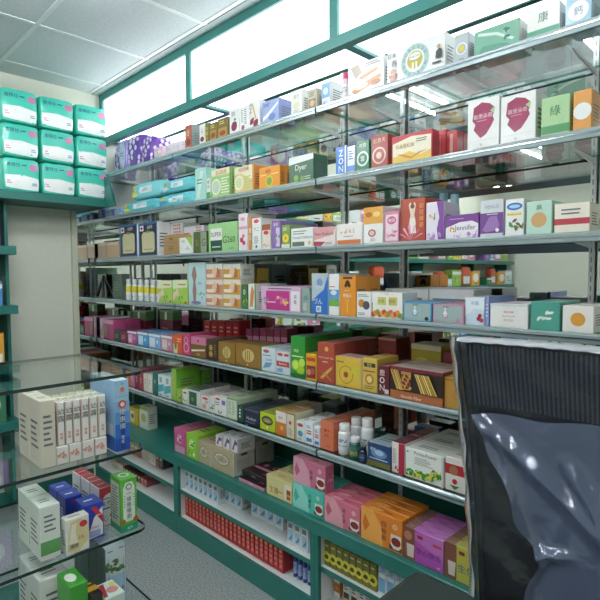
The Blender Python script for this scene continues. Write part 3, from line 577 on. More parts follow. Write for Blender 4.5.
B(2, 384.5, 399, 211.5, 'small pink carton with a white cartouche', '#d98aa8', [('R', .08, .08, .92, .9, '#f3dbe4'), ('E', .5, .72, .32, .13, '#d0648c'), ('T', '美妍', .5, .72, .12, W_), ('LF', .5, .3, .2, 7, '#cf7a98', '#e8b6c8')], d=.06, n=3)
lady = [('R', .0, 0, .1, 1, '#8e3a2c'), ('P', [(.42, .2), (.62, .2), (.64, .45), (.58, .62), (.64, .86), (.58, .92), (.5, .8), (.42, .92), (.34, .86), (.42, .62), (.36, .45)], '#ead9c5'), ('C', .5, .82, .055, '#6b3a2c'), ('P', [(.36, .2), (.66, .2), (.6, .55), (.42, .55)], '#f4efe4')] + [('P', [(.45, .04), (.45+.42*math.cos(a)-.05*math.sin(a), .1+.26*math.sin(a)), (.45+.5*math.cos(a), .1+.32*math.sin(a)), (.45+.42*math.cos(a)+.05*math.sin(a), .13+.26*math.sin(a))], '#e79ac0' if i % 2 else '#f0b6d2') for i, a in enumerate((.25, .7, 1.2, 1.75, 2.3, 2.85))] + [('V', '窈窕纖姿', .88, .6, .14, '#e8b05a')]
B(2, 400.5, 425, 198.5, 'red carton with white-clad woman above pink lotus', '#b04a3a', lady, d=.07, n=2)
B(2, 425.8, 444, 202, 'white carton with purple wave edge and violet blossoms', '#ece6f2', [('P', [(.6, 1), (.75, .6), (.62, .3), (.7, 0), (1, 0), (1, 1)], '#7a3f94'), ('LF', .3, .15, .2, 9, '#b48ac9', '#dfc9ea'), ('LF', .3, .62, .1, 5, '#e2b45a', '#c98a3a'), ('T', 'J', .48, .62, .18, '#3a2a52')], d=.09, n=2)
B(2, 445, 479, 214.5, 'wide purple and white carton lettered Jennifer', '#73398c', [('P', [(.02, .06), (.98, .06), (.98, .6), (.8, .72), (.45, .7), (.2, .58), (.02, .5)], '#f1ecf4'), ('T', 'Jennifer', .6, .44, .28, '#3a2a52', .62), ('LF', .2, .42, .16, 6, '#e2a83a', '#c98a3a'), ('LF', .85, .18, .2, 9, '#b48ac9', '#dcb8e4'), ('LF', .4, .14, .14, 7, '#c9a3d8', '#e6d3ee'), G(.15, .8, .6, .86, 1, '#c9b6d8')], d=.07, n=3)
B(2, 480, 503.5, 200, 'silver lilac carton with purple window picture', '#d5dbe0', [('R', .0, .12, 1, .66, '#6e3f88'), ('P', [(.1, .2), (.4, .56), (.72, .58), (.85, .3), (.6, .18), (.3, .15)], '#9a72b0'), ('C', .75, .2, .05, W_), ('T', 'VENUS', .5, .82, .09, '#8f8fa5'), G(.3, .6, .8, .64, 1, W_)], d=.09, n=2)
B(2, 505, 524, 199, 'white carton with blue oval logo over a sprig', '#eef1f0', [('E', .5, .8, .42, .1, '#2f6fc0'), ('E', .5, .8, .3, .05, '#a9d0ef'), ('R', .12, .57, .88, .63, '#dcc33f'), ('LF', .55, .3, .2, 9, '#4f7f3f', '#7a4f3a')], d=.09, n=2)
B(2, 526, 552, 201, 'mint green carton with tan disc at right', '#bfe0d0', [('C', .5, .45, .22, '#c9a06a'), ('T', '調', .5, .82, .14, '#2f6b54')], d=.09, n=2)
B(2, 554, 590, 203, 'cream carton with a crimson band near the right end', '#efe9d8', [band('#b23a48', .3, .5), G(.2, .6, .8, .85, 2)], d=.09, n=2)
for i, xx in enumerate((441, 452)):
    bottle(2, xx, 5.2, 193+i, ['stout jar with pale blue lid left behind the purple cartons', 'stout jar with pale blue lid right behind the purple cartons'][i], '#d8e3ea', '#9fd0e2', '#e9eef0', sb=.2)
# ---------------------------------------------------------------- fourth shelf
def aframe():
    e = empty('folding_stand', (px(102, 295, 'Y', 1.60).x, 1.61, TZ[3]+.0004)); tag(e, 'black A-shaped folding stand at the left end of the fourth glass shelf', 'stand')
    top = (0, 0, .135)
    for s in (-1, 1):
        mb = MB(); mb.tube((s*.065, -.03, .011), (s*.010, -.004, .15), .010, BLACK); mb.build('leg', e)
        mb = MB(); mb.tube((s*.06, .06, .009), (s*.010, .004, .148), .008, BLACK); mb.build('leg', e)
    mb = MB(); mb.tube((-.018, 0, .153), (.018, 0, .153), .011, BLACK); mb.build('hinge', e)
aframe()
B(3, 112.5, 122, 274, 'greyish green glossy carton beside the black stand', '#6f8273', [G(.2, .3, .8, .7, 4, '#93a596')], d=.06, sb=.12)
for i in range(6):
    bottle(3, 126.3+i*6.1, 3.0, 279+i*.3, 'yellow-label bottle, %s of six' % ORD[i], '#e4e8ea', '#cfd6d8', '#d9cf3e', n=2, lab=(.38, .66), design=[(.2, '#8a97a0')])
gb = [('P', [(0, .62), (1, .7), (1, 1), (0, 1)], '#e4ecc8'), ('P', [(0, .08), (.2, .3), (.45, .35), (.35, .7), (.2, .5), (0, .45)], '#e9d6bc'), ('LF', .5, .2, .2, 6, '#4f9a3a', '#7fb84a'), ('R', .4, .78, .9, .84, '#c98a4a'), ('R', .82, .03, .97, .12, '#cf4030')]
B(3, 158.5, 172, 280.5, 'lime green carton with a bare leg picture, left of a pair', '#a9cf5f', gb, d=.06, n=3)
B(3, 172.8, 187.5, 280, 'lime green carton with a bare leg picture, right of a pair', '#a9cf5f', gb, d=.06, n=3)
B(3, 188.5, 205.5, 262.5, 'tall pale aqua carton with a slim body outline', '#bfdde0', [('P', [(.3, .05), (.42, .05), (.48, .35), (.42, .55), (.5, .7), (.42, .9), (.3, .9), (.2, .72), (.3, .55), (.24, .35)], '#9a7f74'), ('LF', .75, .25, .1, 6, '#5f9a6a', '#86b28a'), ('T', 'slim', .68, .52, .07, '#5a6f90', .5), ('E', .45, .06, .3, .04, '#8a7aa8')], d=.12, n=2)
legs = lambda c: [('R', 0, .0, 1, .66, c), ('P', [(.3, .1), (.6, .15), (.7, .6), (.55, .9), (.4, .6)], '#e7c7ac'), ('P', [(.65, .1), (.85, .15), (.85, .55), (.7, .8)], '#b06a45'), ('R', .05, .12, .5, .34, '#efe6d8')]
for nm2, cc, xa, xb in (('peach', '#cf8f6c', 206.2, 222.5), ('golden yellow', '#c99a3a', 223.2, 240.5)):
    z = None
    for j, yt in enumerate((294.5, 279.5, 264)):
        z = B(3, xa, xb, yt, '%s and white carton with legs picture, %s of three stacked' % (nm2, ('bottom', 'middle', 'top')[j]), '#dfe3d9' if j == 2 else '#e4ddce', legs(cc), d=.09, z=z)
B(3, 241.5, 247.5, 285, 'dark green slim carton with a big zero', '#3c6a38', [('T', '0', .5, .7, .22, W_, .8), ('LF', .5, .25, .2, 6, '#8fb84a', '#5f8a3a')], d=.1, n=2)
B(3, 248.2, 256, 284, 'white carton with an orange leg picture and green edge', '#e9ece2', [('P', [(.2, .1), (.6, .1), (.8, .7), (.5, .95), (.3, .6)], '#cf8a5a'), ('R', .85, 0, 1, 1, '#3f8a45')], d=.1, n=2)
B(3, 241.5, 257.5, 268, 'golden carton behind the zero carton', '#c2a13c', [('P', [(.3, .1), (.6, .15), (.7, .6), (.5, .9)], '#ece0c8'), G(.1, .75, .9, .9, 2, '#f1e7c0')], d=.08, sb=.16)
lot = [('R', .14, .04, .74, .82, '#b83a86'), ('LF', .55, .42, .26, 14, '#d96aa8', '#e7d45a'), ('R', .78, .04, .99, .82, '#efe9ee'), ('V', '荷葉', .88, .5, .2, '#7a5a7a'), ('LF', .07, .4, .22, 8, '#b27ab8', '#8aa86a'), G(.2, .87, .8, .95, 1, '#6a3a68'), G(.18, .3, .42, .42, 1, '#f3d0e4')]
B(3, 261, 300.5, 286.5, 'magenta carton with a lotus flower picture', '#d9b6d4', lot, d=.09, n=3)
B(3, 301.5, 310, 288, 'grey green carton with fine print', '#8fa39c', [('E', .5, .6, .3, .1, '#6f8f9a'), G(.2, .1, .8, .4, 4, '#d8dfda')], d=.09, n=2)
B(3, 311.5, 328, 273.5, 'tall blue and silver carton with Japanese lettering', '#b9c7ce', [('P', [(0, 0), (1, 0), (1, .95), (.75, .6), (.4, .48), (0, .3)], '#2f6fc0'), ('C', .5, .78, .1, '#7f9fc8'), ('T', 'ZERO', .5, .67, .07, '#e6ecf2'), ('T', 'づん', .4, .32, .14, W_, .6), ('R', .3, .05, .6, .2, W_), ('T', '顆', .45, .12, .1, '#2f5fa0')], d=.1, n=2)
B(3, 328.8, 339, 274, 'white upright carton with blue sky and green hill picture', W_, [('R', 0, .22, 1, .62, '#5f97d0'), ('P', [(0, .22), (1, .22), (1, .36), (.4, .42), (0, .3)], '#6fa64a'), ('R', .1, .68, .6, .7, '#c24a4a'), ('E', .5, .55, .3, .06, '#dfeaf5')], d=.1, n=2)
B(3, 340, 355.5, 276, 'tall bright orange carton with a black figure emblem', '#e0912c', [('R', .2, .92, .8, .98, '#4a2f16'), ('C', .5, .82, .075, '#2d2016'), ('C', .38, .76, .045, '#2d2016'), ('C', .62, .76, .045, '#2d2016'), ('T', '勝敵人', .5, .52, .09, W_), ('G', .3, .62, .7, .65, 1, '#f3dcae'), ('O', .5, .42, .06, .25, '#f3cf8a'), ('R', .48, .08, .52, .36, '#f3cf8a')], d=.08, n=2)
B(3, 356.5, 371, 292, 'white carton with two fruit circles', W_, [('C', .35, .55, .16, '#c98a2e'), ('C', .68, .48, .17, '#4a4a58'), G(.1, .8, .9, .92, 2, '#6f8a6f'), G(.1, .08, .7, .2, 2)], d=.08, n=2)
frt = [('R', .2, .52, .48, .82, '#c9cf7a'), ('R', .56, .52, .84, .82, '#cfc470'), ('T', '三 多', .5, .93, .07, K, .4)] + [('C', .05+.075*i, .16+.1*((i*7) % 3)/2, .1, ['#c0392b', '#d98a3a', '#7a9a3a', '#c9584a', '#e0a83a'][i % 5]) for i in range(13)] + [('R', .02, .2, .05, .6, '#8a5a34'), ('T', '水果', .34, .67, .16, '#7a7a2a', .2), ('T', '酵素', .7, .67, .16, '#7a7a2a', .2)]
B(3, 371.8, 402.5, 292.5, 'wide white carton with a border of mixed fruit', '#f0efe8', frt, d=.1, n=2)
def geo(c, c2): return [('R', .04, .06, .96, .93, '#9fb3b2'), ('C', .42, .45, .17, c), ('C', .42, .45, .11, '#cfe0e8'), ('P', [(.34, .5), (.5, .5), (.42, .72)], W_), ('C', .42, .76, .05, W_), ('T', '大大護士', .45, .87, .09, K, .5), ('E', .84, .18, .07, .1, c2), G(.06, .1, .25, .2, 2, c)]
B(3, 403.5, 431.5, 302.5, 'blue-edged silver carton with a round nurse emblem', '#4f9cc8', geo('#4f9cc8', '#16323f'), d=.08, sb=.02, n=2)
B(3, 432.5, 463.5, 304.5, 'pink-edged silver carton with a round nurse emblem', '#c98aa8', geo('#d07a9c', '#c98aa8'), d=.08, sb=.02, n=2)
B(3, 465, 484.5, 297.5, 'ice blue carton with red cherries', '#cfe2f0', [('P', [(0, .3), (.5, .6), (1, .55), (1, 1), (0, 1)], '#e9f3fa'), ('T', '冰晶', .5, .8, .14, '#4f8fc8'), ('C', .72, .25, .08, '#a3243a'), ('C', .86, .2, .08, '#b8304a'), ('C', .78, .36, .07, '#8c1c30'), ('LF', .9, .38, .06, 4, '#3f7a3f', '#5a9a4a')], d=.09, n=2)
B(3, 485, 489, 297, 'slim lavender carton', '#8f9fd8', [G(.2, .3, .8, .8, 4, '#d8dff3')], d=.09, n=2)
B(3, 489.8, 528, 304, 'wide white carton with lines of red script', '#efefed', [('T', '健康 美麗', .5, .66, .09, '#c23a3a', .5), ('T', 'Nutri Young VIP', .5, .48, .07, '#6a6a6a', .5), ('T', '天然 活力', .5, .32, .09, '#c23a3a', .5), ('R', 0, .9, 1, 1, '#d9dedf')], d=.09, n=2)
B(3, 530, 560, 302, 'teal carton with a white leaf near the right end', '#4a9a8a', [('LF', .5, .5, .25, 8, W_, '#cfe6dd')], d=.09, n=2)
B(3, 562, 594, 306, 'white carton with an amber disc near the right end', '#eceae4', [('C', .5, .5, .25, '#d89a3f')], d=.09, n=2)
z = B(3, 385, 428, 289, 'long flat white carton lying on the cartons behind the fruit one', '#eceeed', [G(.08, .3, .9, .75, 2, '#8a8f8f')], d=.14, sb=.215, z=TZ[3]) 
B(3, 429, 474, 289.5, 'long flat white carton behind the nurse emblem cartons', '#e4e6e6', [G(.08, .3, .9, .75, 2, '#8a8f8f')], d=.14, sb=.2, z=TZ[3])
# ---------------------------------------------------------------- fifth shelf
B(4, 94.5, 103, 317.5, 'pale pink carton with blossoms at the far left', '#d8b9c9', [('LF', .5, .25, .3, 9, '#c96f9c', '#e2a3c4')], d=.1, n=2)
B(4, 103.8, 113.5, 320, 'hot pink carton with a light lid', '#b84a7e', [band('#e0a0c0', .8, 1), ('R', .1, .1, .35, .7, '#8f9a6a')], d=.1, n=2)
B(4, 114.5, 120, 331, 'dark green small carton', '#2a4a3a', [G(.2, .3, .8, .7, 3, '#7f9a86')], d=.06, n=3)
B(4, 120.5, 127, 332, 'maroon small carton left of the pink-violet one', '#6e2238', [G(.2, .3, .8, .7, 3, '#c98a98')], d=.06, n=3)
crt = lambda c, c2: [('R', .1, .1, .55, .75, c2), ('C', .75, .5, .12, c2), ('R', 0, .85, 1, 1, W_), G(.15, .2, .5, .5, 3, W_), ('LF', .75, .2, .1, 4, c, '#7a9a5a')]
B(4, 127.8, 137, 331.5, 'pink and violet carton with a white lid', '#b8508c', crt('#b8508c', '#e3a9cc'), d=.06, n=3)
B(4, 137.8, 148, 332.5, 'sky blue carton with a white panel', '#4a9ad0', crt('#4a9ad0', '#c0dff2'), d=.06, n=3)
B(4, 148.8, 160.5, 334.5, 'light blue and white carton', '#7fb0e0', crt('#3a7fc8', '#e4eef8'), d=.06, n=3)
B(4, 161.2, 172.5, 336, 'dusty pink carton with a grey panel', '#c9869c', crt('#a84a6a', '#d8cfd2'), d=.06, n=3)
B(4, 173.3, 182, 335, 'orange and white carton with a bottle picture', '#d9622f', [('R', .05, .0, .5, .5, '#e6e2c8'), ('E', .3, .4, .14, .2, '#5f8f4a'), G(.5, .6, .95, .85, 2, '#f3cdb0')], d=.08, n=2)
z = B(4, 182.8, 190, 334, 'bright pink upright carton with white arcs', '#c94a7c', [('O', .5, .35, .22, .2, '#eab6cc'), ('O', .5, .7, .16, .25, '#eab6cc')], d=.08, n=2)
z = B(4, 191, 206, 345, 'brown carton with ivory lettering under a pink one', '#7a5a34', [('P', [(.05, .4), (.95, .6), (.95, .72), (.05, .55)], '#e6dcc4'), ('T', '龜鹿', .5, .25, .2, '#d8b878')], d=.1)
B(4, 191, 206, 337.5, 'flat pink carton lying on the brown one', '#d27a9c', [('C', .5, .5, .2, '#7a2f4a')], d=.1, z=z)
B(4, 206.8, 217.5, 339.5, 'dark brown carton with a gold hourglass', '#3f2f22', [('E', .4, .6, .16, .14, '#b9954a'), ('E', .4, .3, .16, .14, '#b9954a'), G(.7, .2, .92, .8, 6, '#8f7340')], d=.1, n=2)
gd = [('E', .52, .5, .3, .34, '#8a6a2c'), ('E', .52, .52, .24, .28, '#cdbb7a'), ('R', .48, .3, .51, .75, '#8a6a2c'), ('R', .56, .3, .59, .75, '#8a6a2c'), ('R', .4, .3, .43, .75, '#8a6a2c'), ('C', .5, .12, .04, '#e3d39a'), G(.06, .08, .3, .14, 1, '#4f3a18')]
B(4, 218.3, 235, 342.5, 'bronze carton with a pale oval, left of two', '#8c6a2e', gd, d=.14, n=2)
B(4, 235.8, 260.5, 344.5, 'wider bronze carton with a pale oval, right of two', '#8c6a2e', gd, d=.14, n=2)
red3 = lambda t2, c: [('E', .35, .85, .22, .07, '#c24a3f'), ('T', t2, .55, .5, .1, c), ('P', [(.1, .12), (.6, .2), (.8, .4), (.3, .38)], '#6f9ac0'), G(.1, .64, .9, .72, 1, '#5a6a8a')]
B(4, 261.5, 275.5, 348, 'pale blue carton with a red badge and blue drawing', '#cfe0e6', red3('DAIRY', '#3f6f9a'), d=.1, n=2)
B(4, 276.2, 290, 352, 'pale blue carton with a red lettered bar', '#cfdde3', [('E', .3, .87, .2, .07, '#c24a3f'), ('E', .75, .87, .18, .06, '#c24a3f'), ('R', .04, .35, .96, .58, '#b03a3a'), ('T', 'Barberry', .5, .46, .13, W_), ('P', [(.1, .1), (.5, .1), (.5, .28), (.1, .25)], '#7fa8d0')], d=.1, n=2)
lime = [('C', .35, .3, .13, '#b5d43f'), ('C', .68, .2, .13, '#a5cc35'), ('C', .8, .38, .1, '#c4e05a'), ('C', .35, .3, .09, '#cde46a'), ('R', .1, .5, .9, .53, '#d8e6a8'), ('T', '檸檬', .4, .65, .08, '#e8f0c0'), ('P', [(0, .0), (1, .0), (1, .1), (0, .1)], '#1f6a2f')]
B(4, 290.8, 305, 336.5, 'tall vivid green carton with limes at its foot', '#2f8f3a', lime, d=.16, n=2, top='#2b6e3a')
B(4, 305.8, 316.5, 354, 'small yellow carton with a dark red fruit photo', '#d9a32c', [('R', .08, .08, .92, .55, '#7a2a24'), ('C', .3, .3, .12, '#c98a6a'), ('C', .65, .35, .12, '#a8544a'), ('R', .1, .72, .9, .86, '#c04a2a')], d=.07, n=3)
wheat = [('P', [(.15, .12), (.3, .1), (.85, .36), (.9, .45), (.55, .32)], '#c9a64a'), ('P', [(.15, .3), (.3, .26), (.7, .1), (.9, .06), (.55, .22)], '#a88a3a'), ('T', 'WILD PLANT TEA', .5, .63, .06, '#f0dcc8'), ('C', .55, .85, .06, '#d8b45a'), G(.3, .5, .75, .56, 1, '#e0bfae')]
B(4, 317.5, 334.5, 343, 'tall rust red carton with golden wheat ears', '#a8483a', wheat, d=.07, n=4, side='#a04a3c', top='#b8655a')
B(4, 335.3, 361.5, 357.5, 'gold carton with an embossed peach drawing', '#d3ae3e', [('R', .03, .04, .97, .96, '#d9b748'), ('O', .42, .42, .3, .1, '#a8842a'), ('C', .42, .42, .1, '#a85a2a'), ('E', .78, .55, .16, .09, '#cdc63a'), ('T', '健', .42, .42, .13, '#8a3a20'), G(.06, .78, .5, .88, 1, '#8a6a20')], d=.09, n=3, side='#d8c7b8', top='#d8b8b0')
B(4, 362.3, 377, 358.5, 'smaller gold carton with black title and brown ring', '#d2b455', [('R', .12, .74, .9, .86, K), ('T', '野生', .5, .8, .09, '#e6cf7a'), ('C', .5, .38, .16, '#b9782e'), ('C', .5, .38, .1, '#e3d08a'), G(.12, .08, .9, .2, 2, '#7a5f28'), ('R', .1, .6, .9, .64, '#a34a2a')], d=.07, n=3)
B(4, 378, 389.5, 366, 'narrow maroon carton with sideways white brand lettering', '#5a1e2a', [('V', '鹿oN', .36, .5, .26, '#e8dcd8'), ('R', .6, .05, .95, .2, '#d8d2cf')], d=.09, n=2, top='#8a4a4f')
nood = [('R', .0, .0, 1, .26, '#a8633c'), ('R', 0, .26, 1, .96, '#2a211c'), ('R', 0, .9, 1, 1, '#6e2430')]
nood += [('P', [(.0+.035*i, .9), (.02+.035*i, .9), (.16+.03*i, .3), (.135+.03*i, .3)], ['#d8b45a', '#c49a44', '#e3c878'][i % 3]) for i in range(5)]
nood += [('P', [(.22, .88), (.42, .88), (.4, .32), (.26, .32)], '#b98a4a')]+[('C', .27+.035*(i % 5), .4+.11*(i//5)+.03*(i % 2), .045, ['#7a3c22', '#d8a05a', '#5a2a1c'][i % 3]) for i in range(20)]
nood += [('P', [(.5+.04*i, .86), (.53+.04*i, .86), (.66+.045*i, .3), (.63+.045*i, .3)], ['#d8b45a', '#e6d08a', '#b98f3f'][i % 3]) for i in range(7)]+[('T', 'Noodle Fiber', .45, .13, .1, '#f0dcc0', .4)]
B(4, 390.3, 443, 369.5, 'wide dark carton with photo panels of golden herbal sticks', '#7e2f2a', nood, d=.09, n=2, sb=.02, top='#b7a79f')
B(4, 444, 472, 378.5, 'amber kraft carton with a dark ring stamp', '#bf9040', [('O', .55, .45, .18, .08, '#8a6020'), ('C', .55, .45, .03, '#8a6020'), ('R', .05, .9, .95, .93, '#8a6020')], d=.09, n=2)
B(4, 411, 441, 345, 'olive gold carton with a round red figure behind the noodle carton', '#b3a03a', [('R', 0, .88, 1, 1, '#d8cfae'), ('C', .38, .45, .26, '#d9c64a'), ('C', .38, .45, .13, '#a33a2a'), G(.65, .3, .95, .6, 2, '#6a5a1a')], d=.1, sb=.23)
B(4, 378, 396, 338, 'tall maroon carton in the back row', '#7a2a26', [G(.15, .55, .85, .68, 1, '#e6c4b0'), ('LF', .5, .2, .22, 8, '#a8842a', '#5a3a1a'), ('R', 0, .95, 1, 1, '#c98a7a')], d=.1, sb=.2)
B(4, 443, 456, 352, 'dark red carton in the back row by the wrapped chair', '#7a2430', [G(.15, .4, .85, .6, 2, '#c98a7a')], d=.1, sb=.23)
# back row on the fifth shelf: stacks left of centre
for i in range(5):
    B(4, 204+i*7.2, 210.6+i*7.2, 321, 'bright red small carton, %s of five in the back row' % ORD[i], '#b3222a', [('R', .1, .45, .9, .55, '#d8504a'), G(.2, .6, .8, .85, 2, '#e8b0a0')], d=.08, sb=.25)
for i in range(6):
    B(4, 246+i*7, 252.2+i*7, 329, 'small raspberry pink carton, %s of six in the back row' % ORD[i], ['#a8426c', '#8f2f50'][i % 2], [('R', .0, .6, 1, .75, '#dba0b8'), ('C', .5, .35, .1, '#e8c0d0')], d=.08, sb=.25)
for i, xx in enumerate((118, 133, 160)):
    z = B(4, xx, xx+13, 320, 'wine-dark carton under a green one, %s of three' % ORD[i], '#5c1c2c', [G(.15, .4, .85, .7, 2, '#a8707c')], d=.07, sb=.24)
    B(4, xx, xx+13, 311, 'olive green carton with white stripe, %s of three' % ORD[i], '#4f7a45', [('R', .4, 0, .55, 1, '#dfe6d6'), ('R', 0, .85, 1, 1, '#8fae84')], d=.07, sb=.24, z=z+.0005)
# ---------------------------------------------------------------- lowest shelf
cl = [('#b5652f', 'burnt orange'), ('#c77aa0', 'candy pink'), ('#7a2440', 'wine red'), ('#93303f', 'crimson'), ('#ded8c8', 'ivory'), ('#e8e4dc', 'chalk white')]
for i, (c, nme) in enumerate(cl):
    B(5, 126+i*4.4, 130+i*4.4, 370+i*.9, '%s slim upright carton' % nme, c, [('V', '良方', .5, .55, .18, W_ if i < 4 else '#7a2430')], d=.09, n=3)
B(5, 152.8, 157.5, 373.5, 'dark teal slim upright carton', '#1f6a5f', [('V', '舒', .5, .6, .2, '#d8e6df')], d=.09, n=3)
aq = [('P', [(0, .15), (1, .3), (1, .6), (0, .5)], '#4fa9b8'), ('R', .3, .65, .7, .9, '#9aa6a8'), G(.2, .05, .8, .13, 1, '#4f6a70')]
B(5, 158.2, 164, 375, 'white and aqua slim carton, left of a pair', '#d8e6e8', aq, d=.09, n=3)
B(5, 164.6, 170.8, 376.5, 'white and aqua slim carton, right of a pair', '#d8e6e8', aq, d=.09, n=3)
B(5, 171.5, 176.5, 369, 'tall lime green carton spine with gold characters', '#8fba55', [('V', '苦瓜養生', .5, .5, .17, '#c9a83a')], d=.16, n=1, side='#6fae35')
B(5, 189, 203, 369, 'tall grass green carton in the back row', '#5f9f38', [G(.2, .3, .8, .7, 3, '#8fc060')], d=.06, sb=.2)
B(5, 177.2, 182, 389, 'yellow-green small carton', '#9fbf5a', [('LF', .5, .4, .3, 7, '#4a7a34', '#c9d67a')], d=.06, n=3)
B(5, 182.6, 188, 390, 'small white carton with a red badge and leaf', '#e2e6e0', [('E', .5, .8, .35, .07, '#c0424a'), ('LF', .5, .3, .2, 5, '#5a8a5a', '#8ab07a')], d=.07, n=3)
B(5, 188.7, 200.5, 389, 'white carton with a dark green photo', '#e0e6e0', [('R', .05, .08, .7, .8, '#2f5a3f'), ('C', .35, .4, .14, '#6a8f5a'), ('R', .75, .1, .97, .9, '#cfd8cf'), ('R', .0, .92, 1, 1, '#33473c')], d=.1, n=2, top='#4a5a52')
B(5, 201.3, 209.5, 396, 'white carton with a pinkish lid and red badge', '#e6dedb', [('E', .5, .82, .35, .08, '#c0424a'), ('E', .4, .3, .25, .18, '#d6a890'), G(.5, .5, .9, .7, 2)], d=.1, n=2, top='#dbc4bf')
B(5, 210, 214, 398, 'narrow white and dark green carton', '#dfe6de', [('LF', .5, .4, .3, 7, '#2f6a4a', '#6a9a70')], d=.1, n=2)
B(5, 214.8, 226.5, 397, 'white carton with a violet square and red title', '#e9ebe8', [('E', .28, .85, .2, .06, '#c0424a'), ('R', .62, .6, .92, .84, '#8a6ab8'), ('LF', .45, .2, .16, 8, '#3f7a45', '#8fb07a'), G(.08, .5, .5, .72, 2)], d=.1, n=2)
B(5, 227.3, 236.5, 398, 'pale green tall carton with fine columns of print', '#d2e0c9', [('R', 0, .9, 1, 1, '#7aa06a'), G(.15, .2, .45, .85, 8, '#8a9a80'), G(.55, .2, .85, .85, 8, '#8a9a80')], d=.14, n=2, top='#b8d0a8')
B(5, 237.2, 243, 406, 'bottle green carton with three white dots', '#244a3a', [('C', .5, .75, .07, W_), ('C', .5, .55, .07, W_), ('C', .5, .35, .07, W_)], d=.1, n=2)
B(5, 244, 259, 409.5, 'navy black carton with silver lettering in shrink wrap', '#1c2438', [('T', 'Hudson', .5, .42, .2, '#dfe3ea'), ('R', .0, .85, 1, 1, '#4a5068'), G(.1, .12, .9, .24, 1, '#7f8aa5')], d=.04, n=6, top='#2a3044')
B(5, 260, 275, 413.5, 'acid yellow-green carton with a brown oval', '#bccf30', [('E', .5, .58, .38, .26, '#3f3a22'), ('E', .5, .58, .3, .14, '#8f8a5a'), ('C', .5, .2, .08, W_), ('T', 'Cocoa', .5, .58, .09, W_)], d=.1, n=3, top='#9aa83a')
B(5, 275.8, 286, 412, 'white and orange carton with a gold disc', '#ece4da', [('R', 0, 0, 1, .55, '#c9762f'), ('C', .6, .32, .1, '#d9b45a'), ('T', '蜆精', .5, .75, .12, '#b04a3a')], d=.12, n=2, top='#c98a4f')
B(5, 286.8, 295.5, 413, 'beige carton with a brown edge and tiny red seal', '#dcd3bb', [('R', .85, 0, 1, 1, '#a3803f'), ('C', .4, .6, .07, '#c0424a'), G(.2, .12, .7, .4, 4, '#8f8468'), ('R', 0, .93, 1, 1, '#8f7a4a')], d=.12, n=2, top='#b8a070')
B(5, 296.3, 304.5, 421.5, 'mint white carton with a red arch badge', '#dbe8e2', [('E', .5, .82, .35, .09, '#c0424a'), ('E', .5, .4, .32, .15, '#5f92b8'), G(.2, .08, .8, .2, 2)], d=.1, n=2)
bl = [('R', .15, .12, .85, .28, '#3f7fc8'), ('R', .2, .45, .8, .52, '#c04a4a'), ('R', .2, .56, .8, .62, '#c04a4a'), G(.2, .7, .8, .85, 2, '#5a6f9a')]
B(5, 305.2, 313, 422, 'white carton with a blue oblong, left of a pair', '#e9edf0', bl, d=.08, n=2)
B(5, 313.8, 319.8, 427, 'white carton with a blue oblong, right and shorter of a pair', '#e9edf0', bl, d=.07, n=2)
B(5, 320.6, 333.5, 421.5, 'tall salmon orange carton with red characters', '#cf7350', [('T', '薑黃', .55, .68, .09, '#9a2a22'), ('C', .35, .68, .05, '#b03028'), G(.3, .46, .75, .56, 2, '#9a2a22'), G(.45, .1, .9, .2, 1, '#a8543a')], d=.14, n=2, top='#c97a5a')
bottle(5, 340.5, 6.6, 425, 'white pill bottle with blue title, leftmost of four', '#e9ecec', '#eef0f0', '#e2e8ee', design=[(.5, '#3a4f8c'), (.44, '#3a4f8c'), (.3, '#8a97a0')])
bottle(5, 352.5, 6.6, 418.5, 'white pill bottle behind the teal-label bottle', '#e9ecec', '#eef0f0', '#dfe4e6', sb=.105)
bottle(5, 351.5, 5.6, 438, 'dark teal bottle with a sunflower-yellow mark and white cap', '#24584f', '#e9ecec', '#2f6a5c', sb=.015, design=[(.3, '#d8b93a'), (.36, '#d8b93a'), (.24, '#b9962a')])
bottle(5, 363.5, 6.6, 419.5, 'tall white pill bottle right of the group', '#eceeee', '#f0f2f2', '#e6eaea', sb=.075)
bottle(5, 360.5, 3.9, 447, 'small navy bottle with a black cap', '#1c2740', '#15171c', '#2c3f66', sb=.012)
B(5, 367.5, 390.5, 444.5, 'navy carton with a glowing pale blue cloud picture', '#203a68', [('E', .5, .58, .35, .2, '#5f86b8'), ('E', .52, .62, .2, .12, '#a9c8e4'), ('R', 0, 0, 1, .22, '#6a6a34'), ('T', '銀杏', .25, .74, .14, '#dfe6ee', .3), G(.1, .28, .9, .4, 1, '#b9c8dd')], d=.14, n=2, top='#93a8ac')
B(5, 391.5, 404.5, 443, 'narrow white and crimson carton with a red star', '#e6dfda', [('R', .55, 0, 1, 1, '#a3243f'), ('LF', .45, .16, .12, 7, '#c02a3a', '#a01a2a'), G(.1, .3, .4, .8, 8, '#9a9a94')], d=.12, n=2, top='#6e2430')
yel = [('T', 'Prime-Power', .53, .87, .11, '#2b5a3a', .86), ('R', .04, .84, .08, .9, '#3a8a4f'), G(.25, .5, .75, .76, 5, '#9aa09a')] + [('LF', .08+.14*i, .15+.05*(i % 2)+.05*(i > 2)*(i-2), .2, 11, '#3f8a3a', '#d8cf4a') for i in range(7)] + [('R', .96, 0, 1, 1, '#cfd6cf')]
B(5, 405.3, 444, 452, 'large white carton lettered Prime-Power over green and yellow leaves', '#eceee8', yel, d=.1, n=3, top='#d6dad3')
B(5, 445, 470, 459, 'white and red child-photo carton by the wrapped chair', '#e9e4de', [('R', 0, .5, 1, .8, '#b02a34'), ('C', .35, .62, .14, '#a8744f'), ('C', .4, .3, .08, '#c02a3a'), ('P', [(.2, .18), (.6, .18), (.4, .06)], '#3f7a3a')], d=.1, n=3, top='#d8d3cc')
